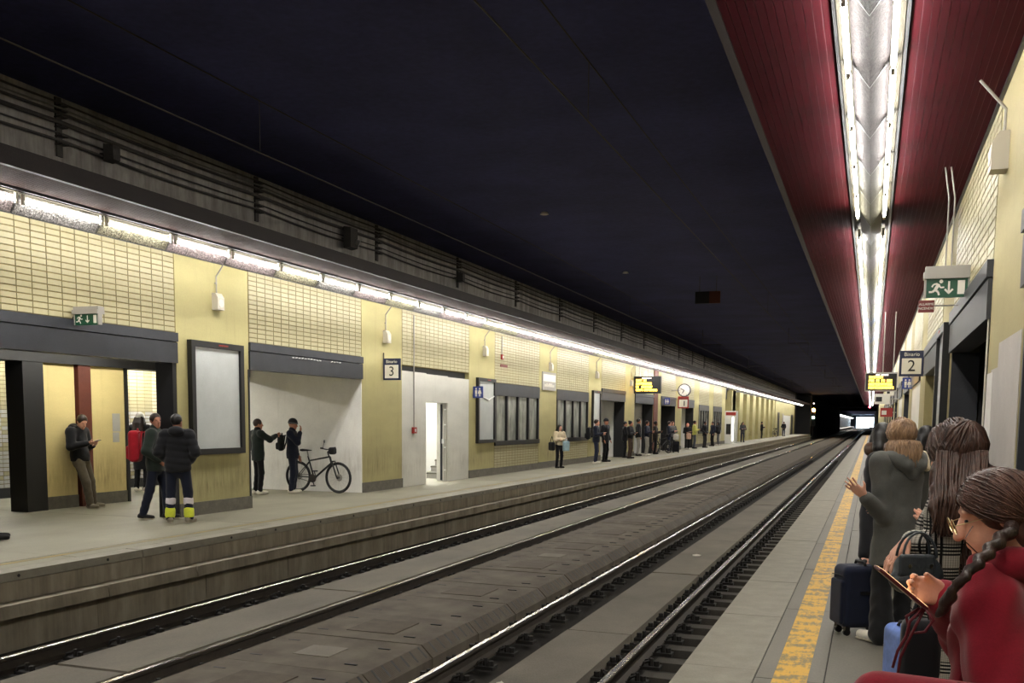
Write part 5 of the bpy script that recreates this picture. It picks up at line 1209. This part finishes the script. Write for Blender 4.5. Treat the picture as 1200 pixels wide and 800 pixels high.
def plaid_extra(T, Q, s):
    c = Q['neck']; cl = SDF(.009)
    for x in (-1, 1): cl.chain([c+V3(x*.05, .07, .03), c+V3(x*.1, -.01, .05), c+V3(x*.07, -.08, .05)], [.03, .035, .03])
    cl.build('collar', PLAID, T, s)
    long_hair(T, Q, s, frame(ldir((-.6, .8, -.12), f)), HAIR['dark2'], 420, .42, 1.0, 11, 1.4)
    rn = random.Random(21); P_ = []; W_ = lambda x, y, Y: loc_(at(x, y, Y), base, f, s_)
    m_ = SDF(.0085)
    for x in (1098, 1110, 1122, 1134, 1146): m_.chain([W_(x+2, 556, 4.12), W_(x-2, 574, 4.03), W_(x-3, 594, 3.97), W_(x-2, 611, 3.965)], [.01, .02, .022, .012], k=.02)
    m_.build('hair_length', HAIR['dark2'], T, s)
    for k in range(230):
        x0 = 1094+60*rn.random(); ph, am = rn.uniform(0, 6.3), rn.uniform(1.5, 4); d_ = rn.uniform(-.012, .012); e_ = rn.uniform(608, 630)
        P_.append([W_(x0+4-4*u+am*u*math.sin(ph+u*8), 528+(e_-528)*u, 4.10-.165*min(1, u*1.5)+d_) for u in np.linspace(0, 1, 12)])
    strands('hair_strand', P_, .0058, HAIR['dark2'], T, s)
HAIR['dark2'] = hairmat('hair_chestnut_dark', lin(48, 32, 27), lin(88, 60, 48))
person('woman in a black and white plaid coat with long dark hair', base, f, 1.70, 'down', dict(elL=G(1102, 660, 4.06), wrL=loc_(a0, base, f, s_), elR=(.23, .12, 1.13), wrR=loc_(b0, base, f, s_)),
       dict(mat=PLAID, hem=.55, bulk=1.12, wide=1.08, name='coat'), dict(mat=BLACK), DSHOE, ('short', 'dark2'), None, 0, .0066, look=ldir((-.6, .8, -.12), f), extra=plaid_extra,
       hands=dict(L=(ldir((-.62, -.15, -.75), f), ldir((.75, .3, -.55), f), ldir((.1, -.9, .3), f), dict(curl=.3, spread=.3, L=.9)), R=(ldir(b1-b0, f), ldir((-.8, .5, 0), f), ldir((.4, -.8, .4), f), dict(curl=.3, topen=.4))))
LEATHER = rough_mat('slate_leather', lin(54, 59, 64), .2, 14, .45, .25, spec=.5)
bp = at(1072, 692, 3.86); T = thing('handbag', 'slate leather shoulder bag with buckles beside the plaid coat', 'bag', tuple(bp), math.radians(24))
T.scale = (.8, .8, .9)
SDF(.008).box((0, 0, .07), (.10, .05, .075), None, .045).ell((-.03, -.01, .045), (.10, .055, .05)).ell((.05, 0, .06), (.08, .05, .07)).build('bag_body', LEATHER, T); SDF(.007).box((-.02, -.045, .11), (.085, .014, .045), None, .012).build('flap', LEATHER, T)
for x, y in ((-.03, -.035), (.03, .035)):
    MB().tube([(.078*math.cos(a), y*(1-.5*math.sin(a)), .14+.10*math.sin(a)) for a in np.linspace(math.pi, 0, 13)], .006, 6).build('strap', LEATHER, T, True)
for x in (-.06, .04): MB().disc((x, -.062, .11), (0, 1, 0), .008, 12, th=.006).build('buckle', M['steel'], T)
MB().box(-.06, .07, -.02, .03, .12, .1475).build('bag_mouth', M['ink'], T)
# --- red coat
KR = 1.15
def atr(x, y, Y): return at(x, y, Y*KR)
RED = fab('crimson_wool', 118, 13, 32, weave=200); s_ = 1.60/1.75; base = (float(atr(1178, 760, 2.5)[0]), 2.5*KR, 0); f = unit((-.82, .5)); G = lambda x, y, Y: loc_(atr(x, y, Y), base, f, s_)
hw0, hw1 = atr(1106, 701, 2.56), atr(1066, 692, 2.50); lk = ldir((-.93, -.08, -.34), f)
def red_extra(T, Q, s):
    hc = Q['head']; R = frame(lk); P = lambda x, y, z: hc+R@V3(x, y, z); hm = HAIR['auburn']
    h = SDF(.006); h.ell(P(0, -.022, .030), (.0905, .107, .102), R, .015); h.ell(P(-.02, -.075, -.06), (.078, .058, .07), R, .02)
    h.sub(P(0, .125, -.065), (.13, .108, .13), R); h.build('hair', hm, T, s)
    rn = random.Random(4); S_ = []
    for k in range(1500):
        t = rn.random()**.85; z = .13-.03*(2*t-1)**2; st = V3(rn.uniform(-.006, .004), .080-.178*t, z-.02*max(0, .25-t)*4*.9); sd = -1 if rn.random() < .72 else 1
        e = V3(sd*rn.uniform(.072, .086), rn.uniform(-.08, -.03)-.02*t, rn.uniform(-.03, .0))
        S_.append([q+V3(*[rn.uniform(-.0012, .0012) for _ in range(3)]) for q in over_skull(hc, R, st, e, 11, 1.02+.05*rn.random()*(1.2-t))])
    for k in range(0):                       # stray hairs round the temple
        st = V3(-.02*rn.random()-.02, .085, .095-.02*rn.random()); S_.append(over_skull(hc, R, st, V3(-.088, .02+.03*rn.random(), -.08*rn.random()), 9, 1.05+.04*rn.random()))
    strands('hair_strand', S_, .0026, hm, T, s)
    b = SDF(.006); n = 15                     # plait hanging over the shoulder
    A = [loc_(atr(x, y, Y), base, f, s_) for x, y, Y in ((1186, 620, 2.40), (1170, 634, 2.35), (1156, 649, 2.30), (1142, 664, 2.25), (1124, 681, 2.235), (1112, 700, 2.25), (1103, 716, 2.27))]
    for i in range(n):
        u = i/(n-1)*(len(A)-1); j = min(int(u), len(A)-2); c = A[j]+(A[j+1]-A[j])*(u-j); d = unit(A[j+1]-A[j]); sd = unit(np.cross(d, V3(0, 0, 1)))*(.009*(-1)**i)
        b.cap(c+sd*.8-d*.012, c-sd*.5+d*.016, .0205-.0007*i, .0175-.0007*i, k=.003)
    b.chain(A[-2:], [.014, .006]); b.build('plait', HAIR['plait'], T, s, 0)
    MB().tube([P(-.072, .075, .0), P(-.082, .11, -.03), P(-.07, .075, -.10), P(-.075, .05, -.13)], .0022, 4).build('loose_strand', hm, T).scale = (s, s, s)
    gl = MB()
    for x in (-.034, .034): gl.torus(P(x, .118, .006), R@V3(0, 1, 0), .023, .0016, 20, 5)
    gl.tube([P(-.057, .117, .012), P(-.088, .0, .012)], .0016, 5); gl.tube([P(.057, .117, .012), P(.088, .0, .012)], .0016, 5); gl.tube([P(-.012, .119, .01), P(.012, .119, .01)], .0016, 5)
    gl.build('glasses', plain('pale_gold', lin(206, 184, 140), .3, .8), T).scale = (s, s, s)
    c = Q['neck']
    SDF(.009).chain([c+V3(-.10, .05, .02), c+V3(-.12, -.05, .035), c+V3(-.05, -.13, .035), c+V3(.06, -.13, .035), c+V3(.12, -.04, .03)], [.034, .045, .05, .05, .04]).ell(c+V3(0, -.12, -.05), (.12, .055, .09)).build('hood', RED, T, s)
    w = Q['wrR']; e = Q['elR']; d = unit(w-e); SDF(.007).ell(w-d*.035, (.05, .05, .05), None).build('fur_cuff', HAIR['fur'], T, s)
    SDF(.008).chain([Q['elL']+V3(0, 0, -.0), Q['wrL']-unit(Q['wrL']-Q['elL'])*.0], [.085, .072]).build('wide_sleeve', RED, T, s)
HAIR['auburn'] = hairmat('hair_auburn', lin(64, 42, 36), lin(98, 66, 55)); HAIR['plait'] = hairmat('hair_plait', lin(32, 21, 19), lin(54, 36, 31)); HAIR['fur'] = hairmat('fur_tan', lin(96, 70, 50), lin(150, 116, 86), (1, 1, 1))
nk = G(1186, 668, 2.5); hd = G(1166, 604, 2.5)
person('woman in a crimson wool coat with a plait bent over her phone', base, f, 1.60, 'down',
       dict(head=hd, neck=nk, chest=nk+V3(0, .0, -.18), hip=V3(0, -.02, .95), shL=nk+V3(-.165, -.01, -.07), shR=nk+V3(.165, .01, -.07), elL=G(1176, 842, 2.26), wrL=G(1030, 818, 2.14), elR=G(1150, 795, 2.80), wrR=loc_(hw0, base, f, s_)),
       dict(mat=RED, hem=.5, bulk=1.2, wide=1.15, name='coat', crease=.010, fold=.011), dict(mat=BLACK), DSHOE, (None, 'dark'), None, 0, .0056, look=lk, extra=red_extra, eyes=True,
       hands=dict(R=(ldir(hw1-hw0, f), ldir((-.15, -.9, .25), f), ldir((0, .1, 1), f), dict(curl=.62, tcurl=.25, topen=.3)), L=(ldir((-1, .2, -.2), f), ldir((0, 0, -1), f), ldir((0, 1, 0), f), dict(curl=.5))))
a0, a1 = atr(1083, 711, 2.485), atr(1028, 665, 2.46); m_ = (a0+a1)/2
T = phone_thing('phone in a dark red case held by the woman in crimson', m_, a1-a0, (.10, -1, .10), .168, .080, plain('oxblood_case', lin(84, 26, 34), .4), (.9, .6, .3))
for k, pts in enumerate(([(1082, 712), (1066, 728), (1062, 745), (1052, 762), (1046, 782)], [(1084, 712), (1072, 735), (1062, 755), (1055, 770), (1052, 790)], [(1084, 713), (1094, 726), (1084, 740), (1066, 742), (1062, 722), (1078, 712)])):
    MB().tube([np.array(atr(x, y, 2.47+.01*k))-m_ for x, y in pts], .0045, 6).build('lanyard', plain('oxblood_cord', lin(98, 22, 34), .5), T, True)
suitcase('light blue suitcase behind the woman in crimson', (float(at(1068, 740, 6.2)[0]), 6.2, 0), math.radians(20), fab('light_blue_shell', 104, 132, 200, weave=40), .24, .3, .44, .010)
bp = at(1078, 765, 3.3); carry('handbag', 'black handbag hanging behind the dark red phone cords', 'bag', tuple(bp-V3(0, 0, .08)), (0, 1), [((0, 0, .09), (.06, .05, .1), .03)], BLACK, .009, [(-.03, 0, .18), (.0, .0, .30), (.03, 0, .18)])
